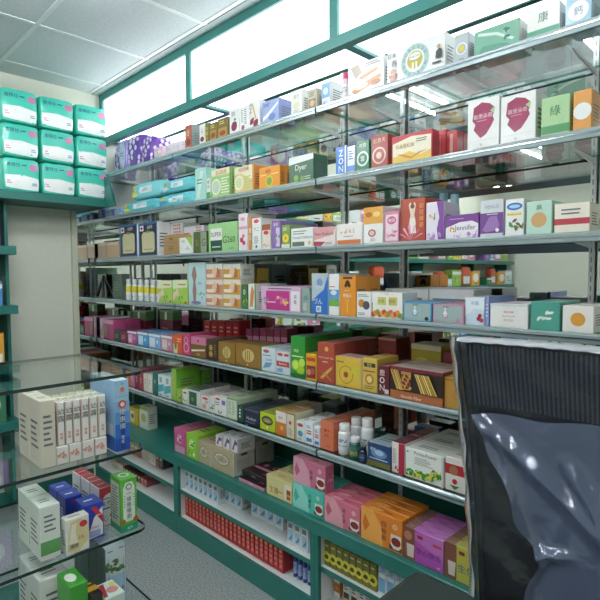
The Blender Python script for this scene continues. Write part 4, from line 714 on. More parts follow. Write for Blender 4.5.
# stacks in the back row of the lowest shelf
B(5, 322, 337, 404, 'dark grey carton with white lettering in the back row', '#26332f', [('T', 'Hudson', .5, .5, .2, '#b9c8c2'), ('R', 0, .9, 1, 1, '#3f524b')], d=.08, sb=.27)
B(5, 414, 436, 428, 'deep blue photo carton in the back row', '#24406e', [('E', .4, .6, .3, .25, '#5a7fb0'), ('R', 0, 0, 1, .25, '#8a7a34')], d=.06, sb=.3)
# ---------------------------------------------------------------- goods on the green counter
B(6, 129.5, 138, 408, 'small yellow upright carton at the left end', '#cdb536', [('R', .15, .15, .6, .8, '#e6dfb0'), ('C', .4, .5, .15, '#4a6a9a')], d=.07, sb=.1)
B(6, 139.5, 148, 407, 'small white upright carton with a green lid at the left end', '#d8dccf', [('R', 0, .85, 1, 1, '#8aa83a'), ('E', .5, .5, .3, .2, '#b9b36a')], d=.07, sb=.1)
leafp = lambda c, c2: [('C', .5, .6, .2, c2), ('LF', .5, .6, .2, 7, c, W_), ('LF', .3, .2, .16, 6, '#5f9a4a', c2), ('R', .1, .02, .9, .3, '#c9a3b8') if c == '#8a2f6a' else ('C', .7, .2, .08, W_)]
B(6, 174.5, 186, 429.5, 'orchid pink boxed tissue pack with a dark lotus', '#c4578c', leafp('#8a2f6a', '#e090b8'), d=.2, sb=.02, name='tissue_box', cat='tissue box', top='#c76a90')
B(6, 186.6, 197.5, 434.5, 'lime green boxed tissue pack with a dark lotus', '#8ec63a', leafp('#1f6a4a', '#c9e67a'), d=.2, sb=.02, name='tissue_box', cat='tissue box', top='#a9d04f')
kr = {'f': [('E', .48, .55, .34, .26, '#8f8268'), ('E', .48, .55, .3, .22, '#d9d4c2'), ('E', .48, .55, .24, .15, '#b0a88e'), ('T', '柔', .48, .55, .14, '#6d6448')]+[('C', .08+.13*i, .15+.7*((i*5) % 7)/7, .04, '#a39474') for i in range(7)],
      'r': [('R', .35, .78, .65, .88, '#6d6552'), G(.15, .15, .85, .65, 8, '#a8a292')]}
z1 = B(6, 198.3, 210.5, 442.5, 'beige kraft bundle with an oval badge, left of two', '#b5a788', kr, d=.15, sb=.02, name='tissue_bundle', cat='tissue bundle', side='#cfc9b8')
z2 = B(6, 211.3, 233.5, 449, 'large beige kraft bundle with an oval badge and handle slot', '#b5a788', kr, d=.14, sb=.02, name='tissue_bundle', cat='tissue bundle', side='#d6d2c6')
B(6, 233, 256, 438, 'second kraft bundle standing behind the large one', '#a89c82', kr, d=.13, sb=.195, name='tissue_bundle', cat='tissue bundle', side='#cfcabc')
mu = [('P', [(.1, .2), (.5, .9), (.7, .9), (.35, .1)], '#7a6a9a'), ('R', .55, .55, .85, .8, '#4a4a5c'), ('R', .9, 0, 1, 1, '#b06a80')]
for i in range(4):
    xa = 208+i*7.8
    B(6, xa, xa+7, 434+i*1.6, 'white silver-printed pocket tissue pack, %s of four on the beige bundle' % ORD[i], '#e0dfe0', mu, d=.11, sb=.03, z=z2+.0005 if i else z2+.0005, name='tissue_pack', cat='tissue pack') if i else None
    if i == 0: pass
ch = {'t': [('R', .04, .04, .96, .96, '#241a1e'), ('R', .05, .42, .95, .56, '#c9849c'), ('C', .3, .75, .1, '#c9849c'), ('LF', .7, .22, .12, 5, '#8f5a6a', '#c9849c'), ('O', .7, .75, .12, .3, '#d8a0b0')], 'f': [('T', 'melty', .5, .5, .45, '#f0dfe4')], 'r': [('R', .1, .3, .9, .7, '#b06a80')]}
z = B(6, 239, 264, 483, 'flat black and pink chocolate carton in front, bottom of the pair', '#c9849c', ch, d=.16, sb=.015, top='#2a1d22')
B(6, 242, 266, 474.5, 'flat black and pink chocolate carton lying on another', '#2a1d22', ch, d=.16, sb=.05, z=z, top='#2a1d22')
cr_ = {'f': [('T', '生薑', .3, .35, .3, '#a8542a', .4), ('R', .72, .12, .97, .85, '#e8e2d0'), ('R', .8, .15, .95, .62, '#9a3f24'), ('R', .8, .3, .95, .4, '#d89a3a'), G(.45, .3, .66, .42, 1, '#8f7a4a')], 't': [G(.3, .35, .7, .6, 1, '#8a7a4a')], 'r': [G(.2, .3, .8, .7, 3, '#8a7a4a')]}
B(6, 266.5, 292, 479, 'cream yellow tea carton with a brown jar picture', '#d6cd8f', cr_, d=.06, n=3, sb=.015, top='#cfc58a')
def tea(txt, c, c2):
    return {'f': [('P', [(0, 0), (.55, 0), (.5, .6), (.3, 1), (0, 1)], c2), ('P', [(.1, .25), (.22, .5), (.1, .8), (.04, .5)], c), ('V', txt, .57, .5, .2, '#3a2a24'), ('R', .7, .06, .99, .2, '#5a4a34'), ('P', [(.74, .2), (.8, .1), (.92, .1), (.98, .2), (.98, .52), (.74, .52)], '#e9e4df'), ('E', .86, .32, .11, .13, '#7a2418'), ('C', .84, .75, .07, c2), ('O', .84, .75, .08, .2, '#f2e6da')],
            't': [('P', [(.1, .2), (.3, .7), (.5, .5), (.4, .1)], c2), ('T', txt, .6, .5, .3, '#6a3a34', .4), ('LF', .3, .5, .2, 6, c2, c)], 'r': [('LF', .5, .5, .25, 7, c2, c)]}
z = B(6, 292.8, 323.5, 488, 'turquoise tea carton with a tea glass picture', '#4fc2ae', tea('大補氣', '#3fae9c', '#8fd9ca'), d=.06, n=3, sb=.012, top='#57b8a6')
B(6, 293.5, 325.5, 461.5, 'rose pink tea carton lying on the turquoise cartons', '#c9708c', tea('福壽', '#b85a7c', '#dba0b2'), d=.052, sb=.02, z=z, top='#cf8a9c')
B(6, 324.5, 360, 502, 'coral pink tea carton with a tea glass picture', '#d4728a', tea('美人茶', '#c0586f', '#e3a0ac'), d=.0425, n=4, sb=.012, top='#cf6a80')
B(6, 361, 402.5, 513.5, 'orange tea carton with a tea glass picture', '#e2842a', tea('四物飲', '#cf6f1c', '#f0a850'), d=.0425, n=4, sb=.012, top='#d9802f')
B(6, 403.5, 443.5, 533.5, 'violet tea carton with brown photo strip', '#b04fae', {'f': [('R', 0, 0, .3, 1, '#7a4a3a'), ('P', [(.1, .1), (.26, .1), (.28, .5), (.08, .5)], '#d8c9bf'), ('C', .12, .75, .14, '#b9785a'), ('P', [(.3, .95), (1, .98), (1, .4), (.3, .7)], '#c070be'), ('T', '安心快活', .64, .4, .2, '#4a2a6a', .6), ('R', .36, .78, .5, .88, '#8a2a2a'), ('R', .75, .72, .96, .8, '#c23a4a'), G(.85, .1, .97, .15, 1, W_)], 't': [('R', 0, 0, .25, 1, '#8a6a60'), ('LF', .12, .5, .15, 5, '#d8b9a8', '#b08a78'), G(.5, .4, .8, .6, 1, '#8a3a8a')]}, d=.0425, n=4, sb=.012, top='#bf7ac0', side='#c48ac4')
B(6, 444.5, 486, 549, 'yellow-green tea carton with brown photo strip', '#b9b44a', {'f': [('R', 0, 0, .3, 1, '#7a4a3a'), ('P', [(.1, .1), (.26, .1), (.28, .5), (.08, .5)], '#d8c9bf'), ('T', '生化湯', .64, .4, .24, '#2a4a7a', .6), ('R', .36, .78, .5, .88, '#8a2a2a')], 't': [('R', 0, 0, .25, 1, '#8a6a60')]}, d=.0425, n=4, sb=.012, top='#b0ac5a')
# ---------------------------------------------------------------- goods inside the base cabinets
def row(zb, x0, x1, yt, count, desc, body, design, d=.05, sb=.03, deep=1, where='', top=None, side=None):
    Y = YF+sb; a, b2 = px(x0, yt+10, 'Y', Y).x, px(x1, yt+30, 'Y', Y).x
    for q in BAYS:
        if a < q+.026 < b2: a = q+.026
        if a < q-.026 < b2: b2 = q-.026
    st = (b2-a)/count; W = st-.003; H = px(x0, yt, 'Y', Y).z-zb
    mb = carton_mesh(W, d, H, body, design, side, top); first = None
    for j in range(deep):
        for i in range(count):
            loc = (a+st*(i+.5), Y+d/2+j*(d+.003), zb+.0005)
            if first is None: first = o = mb.build('medicine_carton', None, loc)
            else: o = first.copy(); COL.objects.link(o); o.location = loc
            tag(o, '%s, %s from left, %s' % (desc, ORD[i], where), 'carton', desc+' '+where); CARTONS.append((o, .6))
wb = [('R', .16, .14, .84, .62, '#a9c9dc'), ('P', [(.2, .2), (.5, .34), (.8, .5), (.8, .3), (.5, .2)], '#4f8abc'), ('R', .2, .7, .8, .9, '#6f7f86')]
row(MS, 184, 218, 469, 7, 'small white and blue carton', '#dfe4e6', wb, d=.09, sb=.03, where='upper shelf of middle cabinet')
row(MS, 224, 242, 482, 3, 'white and blue carton, left trio', '#dfe4e6', wb, d=.08, sb=.08, where='upper shelf of middle cabinet')
row(MS, 251, 283, 492, 4, 'white and blue carton of the four', '#dfe4e6', wb, d=.08, sb=.09, where='upper shelf of middle cabinet')
row(MS, 287, 308, 519, 3, 'white and blue carton, right-hand trio', '#dfe4e6', wb, d=.08, sb=.03, where='upper shelf of middle cabinet')
rd = {'f': [('R', .1, .05, .9, .95, '#b3222c'), ('V', '中將湯', .5, .45, .2, '#e8b090'), ('C', .5, .85, .07, '#e3a060')], 't': [G(.2, .3, .8, .6, 1, '#e3a060')]}
row(BT, 179.5, 283, 491.5, 24, 'red carton with pale characters', '#a31c26', rd, d=.07, sb=.03, deep=1, where='bottom of middle cabinet', top='#8e2028')
ol = {'f': [('C', .45, .38, .2, '#d8cc3a'), ('LF', .45, .38, .22, 6, '#c9c02a', '#3f5a1f'), ('C', .45, .38, .09, '#3f3a1a'), G(.15, .75, .85, .88, 1, '#c9c27a')], 'r': [G(.2, .3, .8, .6, 2, '#c9c27a')]}
row(MS, 322, 377, 538.5, 8, 'olive carton with a yellow flower', '#6f6c2c', ol, d=.1, sb=.02, where='upper shelf of right cabinet', top='#77733a')
row(MS, 378, 403, 558, 3, 'white and sky blue carton', '#d3dde2', [('R', .1, .1, .9, .5, '#6fa3c8'), ('T', '濾', .5, .72, .22, '#3f6f9a')], d=.1, sb=.02, where='upper shelf of right cabinet')
row(BT, 331, 340, 576, 1, 'orange and white carton', '#c9722f', [('R', 0, 0, 1, .25, W_), ('R', 0, .8, 1, 1, W_), ('T', '丸', .5, .5, .2, W_)], d=.08, sb=.08, where='bottom of right cabinet')
row(BT, 342.5, 366, 580, 3, 'white carton with a dark striped label', '#ded9ce', [('R', .12, .1, .88, .62, '#3a2f24'), ('R', .2, .3, .8, .42, '#c9b04a'), ('G', .2, .7, .8, .9, 2, K)], d=.08, sb=.04, where='bottom of right cabinet')
for i in range(4):
    bottle(0, 294+i*4.8, 2.3, 551+i*3, 'small blue and white jar, %s of four' % ORD[i], '#27408a', '#23357a', '#8fa3d8', sb=.05, z=BT, where='the middle cabinet floor')
pal = ['#7a2a2a', '#3a2622', '#d8d2c4', '#5c1f2a', '#c9bfae', '#2f2a2a', '#a8503a', '#e0d8c8', '#6e1e28', '#c2b8a4', '#452a26', '#93303a']
def spines(zb, x0, x1, yt, count, sb, nm2):
    Y = YF+sb; a, b2 = max(XL+.03, px(x0, yt+8, 'Y', Y).x), min(BAYS[1]-.03, px(x1, yt+20, 'Y', Y).x); st = (b2-a)/count
    names = {'#7a2a2a': 'maroon', '#3a2622': 'dark brown', '#d8d2c4': 'ivory', '#5c1f2a': 'wine red', '#c9bfae': 'beige', '#2f2a2a': 'black', '#a8503a': 'rust', '#e0d8c8': 'cream', '#6e1e28': 'burgundy', '#c2b8a4': 'sand', '#452a26': 'chocolate', '#93303a': 'crimson'}
    for i in range(count):
        c = pal[(i*5+int(x0)) % 12]; H = px(x0, yt, 'Y', Y).z-zb-.006*((i*3) % 3)
        mb = carton_mesh(st-.002, .12, H, c, [('R', .2, .6, .8, .8, '#cfc4a8'), G(.2, .15, .8, .5, 4, '#a89a80')])
        o = mb.build('medicine_carton', None, (a+st*(i+.5), Y+.06, zb+.0005)); CARTONS.append((o, .6))
        tag(o, '%s slim pack, %s from left, %s of left cabinet' % (names[c], ORD[i], nm2), 'carton', 'slim packs in the left cabinet')
spines(BT, 112, 147, 460, 12, .06, 'floor'); spines(MS, 128, 163, 440, 10, .08, 'upper shelf')
# ================================================================== end wall: teal shelves with goods
GROUPZ = [1.985, 1.66, 1.31, .96, .62]
e = empty('wall_shelf_unit', (XL+.002, -1.35, 0)); tag(e, 'teal wall shelves on the far end wall carrying mint packs', 'shelf unit'); ey = -1.35
for i, z in enumerate(GROUPZ):
    y1 = 1.50 if i == 0 else .95; dpt = .32
    mb = MB(); mb.box(0.001, dpt, -4.2-ey, y1-ey, z-.05, z, TEAL, bev=.002)
    if i == 0:
        P = [(.001, -.05), (.43, -.05), (.40, .03), (.325, .15), (.001, .15)]
        vs = [(a, y1-ey+.0005, z+b2) for a, b2 in P]+[(a, y1-ey+.018, z+b2) for a, b2 in P]
        mb.add(vs, [(0, 1, 2, 3, 4), (9, 8, 7, 6, 5)]+[(k, k+5, (k+1) % 5+5, (k+1) % 5) for k in range(5)], TEAL)
    mb.build('shelf_board', e)
for yy in (.93, -.4, -1.75, -3.1, -4.18):
    mb = MB(); mb.box(.001, .2, yy-.009-ey, yy+.009-ey, .1, GROUPZ[0]-.051, TEAL); mb.build('upright_panel', e)
XP = XL+.3
def pad_design(): return {'f': [('P', [(.05, .1), (.97, .04), (.97, .42), (.5, .5), (.05, .47)], '#eef1ef'), ('E', .82, .74, .12, .11, '#c57fa8'), ('T', '靠得住', .28, .78, .13, '#1f3f7a', .36), G(.5, .74, .68, .82, 1, '#1f3f7a'), G(.1, .22, .25, .34, 2, '#c57fa8'), G(.75, .2, .92, .3, 2, '#4f6fa8')]}
ya, yb2 = px(76, 150, 'X', XP).y, px(108.5, 150, 'X', XP).y
hh = (px(92, 105, 'X', XP).z-GROUPZ[0]-.002)/3
for s in range(3):
    for k in range(3):
        mb = pillow_mesh(yb2-ya-.004, .17, hh-.001, '#3fc4ae', pad_design(), seed=k+s*3, pw=6, wrinkle=.02)
        cy = (ya+yb2)/2-s*(yb2-ya)
        o = mb.build('soft_pad_pack', None, (XP-.085, cy, GROUPZ[0]+.001+k*hh), math.pi/2)
        tag(o, 'mint green pad pack with white flap, %s of the %s stack on the teal shelf' % (['bottom', 'middle', 'top'][k], ['right-hand', 'centre', 'left-hand'][s]), 'soft pack', 'mint pad packs')
wallc = [('#8fb84a', 'leaf green'), ('#d9c43f', 'yellow'), ('#8a5aa8', 'purple'), ('#e9ebe8', 'white'), ('#c94a3f', 'red'), ('#4f8fc8', 'blue'), ('#e0a23f', 'amber'), ('#d88aa8', 'pink'), ('#cfe0e6', 'pale blue'), ('#3f7a5a', 'dark green')]
rr = random.Random(3); lv = ['first', 'second', 'third', 'fourth', 'fifth']
for i, z in enumerate(GROUPZ):
    y = .55 if i == 0 else .88; k = 0; seen = {}
    while y > (-4.0 if i < 3 else -2.6):
        W = .13+.13*rr.random(); H = .1+.12*rr.random(); c, cn = wallc[(k*3+i*2+int(rr.random()*3)) % 10]
        if any(y-W < p < y for p in (.92, -.4, -1.75, -3.1)) and i > 0: y -= W+.03; continue
        ty = (k+i) % 3
        des = [[('R', .08, .1, .92, .35, W_), ('C', .5, .65, .2, W_), G(.2, .15, .8, .3, 2)], [('E', .5, .55, .36, .3, W_), G(.2, .08, .8, .2, 1, K)], [('R', 0, .7, 1, .88, W_), ('LF', .5, .35, .25, 8, '#3f7a3a', '#d8c84a')]][ty]
        seen[cn] = seen.get(cn, 0)+1
        if i == 2 and k % 3 == 1: mb = pillow_mesh(W-.01, .1, H+.05, '#c9543a', {'f': [('R', .1, .1, .9, .5, '#d8e0e6')]}, seed=k); nm2, ct, cn2 = 'refill_pouch', 'pouch', 'orange and silver pouch'; seen['p'] = seen.get('p', 0)+1; q = seen['p']
        else: mb = carton_mesh(W-.008, .12, H, c, des); nm2, ct, cn2 = 'medicine_carton', 'carton', cn+' carton'; q = seen[cn]
        o = mb.build(nm2, None, (XP-.07, y-W/2, z+.0006), math.pi/2)
        CARTONS.append((o, 2))
        tag(o, '%s seen in the mirror, %s such on the %s teal wall shelf' % (cn2, ORD[min(q-1, 24)], lv[i]), ct, 'goods on the teal wall shelves'); k += 1
        y -= W+(.0 if k % 4 else .05)
mb = MB(); mb.lathe([(.17, 0), (.175, .01), (.15, .1), (.12, .13), (.03, .145)], mat('#eef0ea', .4), 28)
# ================================================================== foreground glass display
XE = -1.24
c3 = px(152, 525, 'X', XE); c1 = px(143, 371, 'X', XE); c2 = px(147, 447, 'X', XE); YC = (c1.y+c2.y+c3.y)/3
GZ = [c1.z, c2.z, c3.z]; c4 = px(126, 577, 'Y', YC); GZ.append(c4.z); print('stand', c1, c2, c3, c4)
XB = XE-.42; YN = -.12
e = empty('display_stand', ((XE+XB)/2, (YC+YN)/2, 0)); tag(e, 'tiered glass display stand in the left foreground', 'display stand'); ex, ey = e.location.x, e.location.y
def gshelf(z, x0, x1, y0, y1, rad):
    P = [(x0, y0), (x1, y0)]+[(x1-rad+rad*math.cos(a), y1-rad+rad*math.sin(a)) for a in [math.pi/2*i/6 for i in range(7)]]+[(x0, y1)]
    P = [(a-ex, b2-ey) for a, b2 in P]; n = len(P); mb = MB(); g = .008
    mb.face([(a, b2, z) for a, b2 in P], GLASS); mb.face([(a, b2, z-g) for a, b2 in P[::-1]], GLASS)
    for i in range(n):
        a, b2 = P[i], P[(i+1) % n]; mb.face([(a[0], a[1], z-g), (b2[0], b2[1], z-g), (b2[0], b2[1], z), (a[0], a[1], z)], EDGE_D)
    mb.build('glass_shelf', e)
for z in GZ[:3]: gshelf(z, XB, XE, YN, YC, .03)
XE4 = XE+.12
gshelf(GZ[3], XB, XE4, YN, YC, .03)
for xx, yy in ((XB+.03, .1), (XE-.05, -.08), (XB+.03, -.08)):
    mb = MB(); mb.tube((xx-ex, yy-ey, .0), (xx-ex, yy-ey, GZ[0]-.009), .011, CHROME); mb.build('post', e)
mb = MB(); mb.box(XB+.02-ex, XE4-.04-ex, YN+.02-ey, YC-.04-ey, .001, .10, TEAL_D); mb.build('plinth', e)
mb = MB(); mb.box(XB+.06-ex, XE4-.10-ex, YN+.06-ey, YC-.10-ey, .10, GZ[3]-.0085, TEAL_D); mb.build('base_cabinet', e)
ST = 'the glass display stand'
def BX(lv2, x0, x1, yt, desc, body, design, d=.06, n=1, sb=.02, z=None, side=None, top=None, soft=0, name='medicine_carton', cat='carton', xe=None, ht=None):
    X = (xe if xe is not None else XE)-sb; zb = GZ[lv2]+.0006 if z is None else z
    a, b2 = px(x0, yt+30, 'X', X).y, px(x1, yt+30, 'X', X).y; H = ht or px((x0+x1)/2, yt, 'X', X).z-zb; W = b2-a-GAP*2
    mb = carton_mesh(W, d, H, body, design, side, top)
    place(mb, name, (X-d/2, (a+b2)/2, zb), math.pi/2, desc, cat, desc, n, (-(d+.002), 0, 0), (W, d, H))
    return zb+H
DS = 'on the display stand'
# second tier: calligraphy boxes and the tall blue box
z = None
for i, (a, b2) in enumerate(((57, 69.5), (70, 82.5), (83, 95), (95.5, 107.5))):
    z = BX(1, a, b2, 439-i*2.5, 'flat white carton with red scribble, %s of four under the calligraphy boxes' % ORD[i], '#e9e4de', {'f': [('LF', .5, .5, .3, 9, '#cf8a7a', '#dba898'), ('LF', .3, .5, .3, 7, '#e3c8bc', '#cf9a8a')]}, d=.12, sb=.03, ht=.044)
    zz = z
fz = {'f': [('V', '幼露', .52, .7, .17, '#23262a'), ('V', '祛風', .52, .22, .09, '#c8443a'), ('R', 0, 0, .07, 1, '#e0a890'), ('R', .94, 0, 1, 1, '#4a3024')], 'l': [('R', .0, 0, .12, 1, '#4a3024'), G(.3, .3, .8, .8, 5)], 't': [('R', .0, .4, .9, .9, '#b9b48a'), G(.1, .1, .9, .3, 1)]}
for i, (a, b2) in enumerate(((57.5, 65), (65.6, 73), (73.6, 81), (81.6, 89.5), (90, 98), (98.6, 106.5))):
    BX(1, a, b2, 404-i*1.5, 'tall white carton with black calligraphy, %s from the left, %s' % (ORD[i], DS), '#eceae4', fz, d=.045, n=2, sb=.035, z=zz+.001, top='#d6d8cf', ht=.106)
BX(1, 114.5, 129.5, 380, 'tall sky-to-navy blue carton with white characters '+DS, '#a9cfe8', {'f': [('R', 0, 0, 1, .18, '#1f4fb0'), ('R', 0, .18, 1, .38, '#2f6cc4'), ('R', 0, .38, 1, .55, '#5a96d8'), ('R', 0, .55, 1, .7, '#86b6e2'), ('R', .36, .03, .66, .56, '#1f3f8a'), ('V', '優惠價', .5, .45, .1, '#e8e2c8'), ('V', '雪花', .5, .16, .06, '#e8eef5'), ('C', .5, .66, .06, '#d0605a'), ('C', .5, .66, .03, '#dfe8f0'), ('R', 0, .77, 1, .775, '#6f93b0'), ('C', .5, .87, .035, '#e07a6a'), ('T', '眼', .5, .95, .03, '#3a5fa8')], 'l': [('R', 0, 0, 1, .2, '#3f6fc0'), ('R', .25, .22, .85, .38, '#d8e2e8')]}, d=.075, n=2, sb=.02, side='#9cc0e0', top='#c9dfe8')
BX(1, 40, 56, 400, 'ivory carton, left end of second tier '+DS, '#d8d2c0', [G(.2, .3, .8, .8, 6)], d=.08, n=2, sb=.03)
# third tier
gsp = {'f': [('P', [(.15, .25), (.3, .18), (.7, .18), (.85, .25), (.85, .82), (.7, .93), (.3, .93), (.15, .82)], '#e6ebe2'), ('C', .5, .84, .06, '#6a7f6a'), ('C', .5, .84, .04, '#e6ebe2'), ('V', '一條根噴劑', .5, .5, .11, '#2a6a5a'), G(.2, .45, .27, .7, 5), G(.75, .45, .82, .7, 5), ('C', .12, .2, .05, '#a8642a'), ('C', .88, .2, .05, '#a8642a'), ('R', 0, 0, 1, .13, '#2f9a78'), ('T', '金門', .5, .065, .05, W_)], 'l': [('R', .1, .12, .9, .92, '#cfdcc8'), G(.2, .2, .8, .85, 12), ('R', 0, 0, 1, .1, '#2f9a78')], 't': [('C', .5, .5, .25, '#dfe8d8'), ('C', .5, .5, .15, '#5fae4a')]}
BX(2, 120.5, 137.5, 478, 'bright green carton with white cartouche, at the corner '+DS, '#5cb43c', gsp, d=.06, n=3, sb=.015, top='#63b845')
rw = {'f': [('P', [(0, .62), (.5, .8), (1, .84), (1, 1), (0, 1)], '#b3323f'), ('P', [(0, .5), (.35, .7), (0, .7)], '#c9626a'), ('T', '快力', .5, .58, .14, '#23262a'), G(.15, .42, .9, .5, 1, '#4a3a7a'), ('O', .5, .2, .06, .15, '#7a7f84'), G(.1, .68, .9, .74, 1), ('R', 0, .02, 1, .04, '#b3323f')], 't': [('R', .1, .2, .9, .8, '#8e1f2c'), G(.2, .4, .8, .6, 1, '#e3b0b0')]}
BX(2, 99.5, 112.5, 487, 'white carton with red top and black characters '+DS, '#ececec', rw, d=.06, n=3, sb=.08, top='#a82a38')
bw = {'f': [('P', [(.06, .04), (.94, .08), (.94, .86), (.5, .6), (.3, .3), (.06, .15)], '#e9ecf2'), ('P', [(.35, .9), (.6, .9), (.94, .6), (.94, .4)], '#cf2f3f'), ('R', .2, .08, .8, .26, '#a8aed8'), ('T', 'TOREZ', .5, .34, .06, '#b03a4a', .6), G(.6, .62, .85, .68, 1, '#e9ecf2')], 't': [G(.2, .3, .8, .6, 1, '#d8def5')], 'l': [G(.2, .3, .8, .7, 5, '#d8def5')]}
BX(2, 84, 104.5, 503, 'royal blue carton with red and white sweep '+DS, '#2a3fa8', bw, d=.06, n=3, sb=.034, top='#3045ac')
BX(2, 66, 83.3, 496, 'royal blue red-peak carton behind the cream one '+DS, '#2f43ac', bw, d=.06, n=2, sb=.10, top='#3045ac')
BX(2, 66, 90, 517, 'cream carton outlined in blue with a red oval badge '+DS, '#e6e4dc', {'f': [('P', [(.05, .1), (.55, .05), (.95, .3), (.95, .75), (.6, .95), (.2, .9)], '#dccf9a'), ('E', .75, .78, .17, .09, '#c8303a'), ('T', 'P-SA', .55, .42, .1, '#b8502a', .5), ('T', '護膝', .35, .22, .11, '#2f3f7a', .5), ('P', [(.1, .3), (.25, .85), (.45, .85), (.4, .6), (.5, .3)], '#efe8d0')]}, d=.03, n=1, sb=.0-.022+.0245)
BX(2, 40, 61, 505, 'white and green carton, left end of third tier '+DS, '#dfe6dc', [band('#5f9a5a', .1, .35), G(.2, .5, .8, .85, 4)], d=.08, n=2, sb=.02)
# bottom tier
pl = {'f': [('R', .06, .0, .94, .3, '#8fbfe6'), ('R', .06, .3, .94, .55, '#b0d0ea'), ('LF', .45, .7, .13, 15, '#4a6a3a', '#6a8a4a'), ('LF', .5, .32, .08, 14, '#a8604a', '#8a4a3c'), G(.12, .92, .4, .96, 1), G(.65, .93, .92, .97, 1), ('R', .14, .3, .16, .85, '#7a8f9a'), ('R', .85, .3, .87, .8, '#7a8f9a')], 'l': [G(.2, .2, .8, .85, 9, '#4a5a5a')]}
BX(3, 105, 126.5, 545.5, 'pale blue carton with botanical leaf and root drawing '+DS, '#d2dfe6', pl, d=.05, n=4, sb=.02+.12, side='#5f706e', xe=XE4)
BX(3, 40, 70, 576, 'white grey-print carton, left end of bottom tier '+DS, '#dfe0dc', [G(.2, .2, .8, .8, 6)], d=.08, n=2, sb=.14, xe=XE4)
BX(3, 70, 89, 584, 'low green carton with a white oval on the bottom tier '+DS, '#3f9a34', {'f': [('R', 0, 0, 1, .4, '#e9ece6')], 't': [('E', .4, .5, .3, .25, '#e9efe2')]}, d=.08, sb=.05, top='#3f9a34', xe=XE4)
BX(3, 92, 104, 594, 'low black and yellow striped carton on the bottom tier '+DS, '#26241c', {'f': [('R', 0, .0, 1, .6, '#d2a52c')], 't': [('R', 0, .3, 1, .6, '#c9992a'), G(.1, .65, .9, .9, 1, '#e3c050')]}, d=.07, sb=.035, top='#2a2820', xe=XE4)
BX(3, 106, 126, 595, 'pale green carton with pink figures on the bottom tier '+DS, '#cfe0d2', {'f': [('R', 0, 0, 1, .5, '#d8c86a')], 't': [('P', [(0, .1), (.2, .1), (.45, .9), (.2, .9)], '#b03040'), ('C', .6, .4, .2, '#c98a8a'), ('E', .8, .7, .15, .15, '#d8d06a')]}, d=.07, sb=.03, top='#cfe4da', xe=XE4)
# ================================================================== wrapped chair in the right foreground
e = empty('office_chair', (-.50, 1.10, 0)); tag(e, 'black high-back office chair still wrapped in shiny plastic film', 'chair'); ex, ey = -.50, 1.10
SEATM = mat('#22302c', .7, 0, .05, kind='fabric')
CB_, CF_ = mat('#0c0d10', .6, 0, .05, kind='fabric'), mat('#0f1114', .35, 0, .3, kind='plastic')
ZSEAT = .615; ZT2 = px(458, 338, 'Y', 1.36).z; print('chair top', ZT2)
XT = px(461, 345, 'Y', 1.36).x; XBm = px(487, 560, 'Y', 1.36).x
def rbox(x0, x1, y0, y1, z0, z1, r, m, seg=5):
    """cushion with rounded outline seen from above"""
    P = []
    for cx, cy, a0 in ((x1-r, y1-r, 0), (x0+r, y1-r, 1), (x0+r, y0+r, 2), (x1-r, y0+r, 3)):
        for i in range(seg+1): a = math.pi/2*(a0+i/seg); P.append((cx+r*math.cos(a), cy+r*math.sin(a)))
    mb = MB(); n = len(P); mxx, myy = (x0+x1)/2, (y0+y1)/2; L = [(1-.06, z0), (1, z0+.015), (1, z1-.02), (1-.02, z1-.006), (1-.08, z1)]; vs = []
    for s, z in L: vs += [(mxx+(a-mxx)*s, myy+(b2-myy)*s, z) for a, b2 in P]
    fs = [(j*n+i, j*n+(i+1) % n, (j+1)*n+(i+1) % n, (j+1)*n+i) for j in range(len(L)-1) for i in range(n)]
    mb.add(vs, fs, m, True); mb.add(vs[:n][::-1], [tuple(range(n))], m); mb.add(vs[-n:], [tuple(range(n))], m); return mb
SXL = px(416, 567, 'Z', ZSEAT)
print('seat corner', SXL)
rbox(SXL.x-ex, SXL.x+.56-ex, SXL.y-.50-ey, SXL.y-ey, ZSEAT-.09, ZSEAT, .022, SEATM).build('seat', e)
XRt = XT+.56
def back(u, v, off=0):
    """u 0..1 across, v 0..1 up, curved a little"""
    xl = XBm+(XT-XBm)*min(1, v*1.05); xr = XRt-.02*(1-v); x = xl+(xr-xl)*u
    y = 1.36+.035*(abs(2*u-1)**2*-1)+.02*math.sin(v*3.1)+.03*v-off
    return (x-ex, y-ey, ZSEAT-.05+(ZT2-ZSEAT+.05)*v)
def sheet(off0, off1, m, name, u0, u1, v0, v1, nu=16, nv=18, disp=None):
    mb = MB(); 
    def grid(off): return [tuple(back(u0+(u1-u0)*i/nu, v0+(v1-v0)*j/nv, off+(disp(u0+(u1-u0)*i/nu, v0+(v1-v0)*j/nv) if disp else 0))) for j in range(nv+1) for i in range(nu+1)]
    A, Bk = grid(off0), grid(off1); q = [(j*(nu+1)+i, j*(nu+1)+i+1, (j+1)*(nu+1)+i+1, (j+1)*(nu+1)+i) for j in range(nv) for i in range(nu)]
    o = len(A); rim = []
    per = [i for i in range(nu+1)]+[(j)*(nu+1)+nu for j in range(1, nv+1)]+[nv*(nu+1)+i for i in range(nu-1, -1, -1)]+[j*(nu+1) for j in range(nv-1, 0, -1)]
    rim = [(per[k], o+per[k], o+per[(k+1) % len(per)], per[(k+1) % len(per)]) for k in range(len(per))]
    mb.add(A+Bk, q+[tuple(o+a for a in f[::-1]) for f in q]+rim, m, True); return mb.build(name, e)
sheet(.0, -.045, CB_, 'backrest', .03, .97, .02, .985)
sheet(.006, -.05, CF_, 'back_frame', .0, .035, .0, 1.0, 2, 18)
sheet(.006, -.05, CF_, 'back_frame', .965, 1.0, .0, 1.0, 2, 18)
sheet(.006, -.05, CF_, 'back_frame', .035, .965, .985, 1.0, 16, 1)
RIBM = mat('#464b5a', .3, .1, .5, kind='plastic')
vb = 1-(.185/(ZT2-ZSEAT+.05)); nr = 44
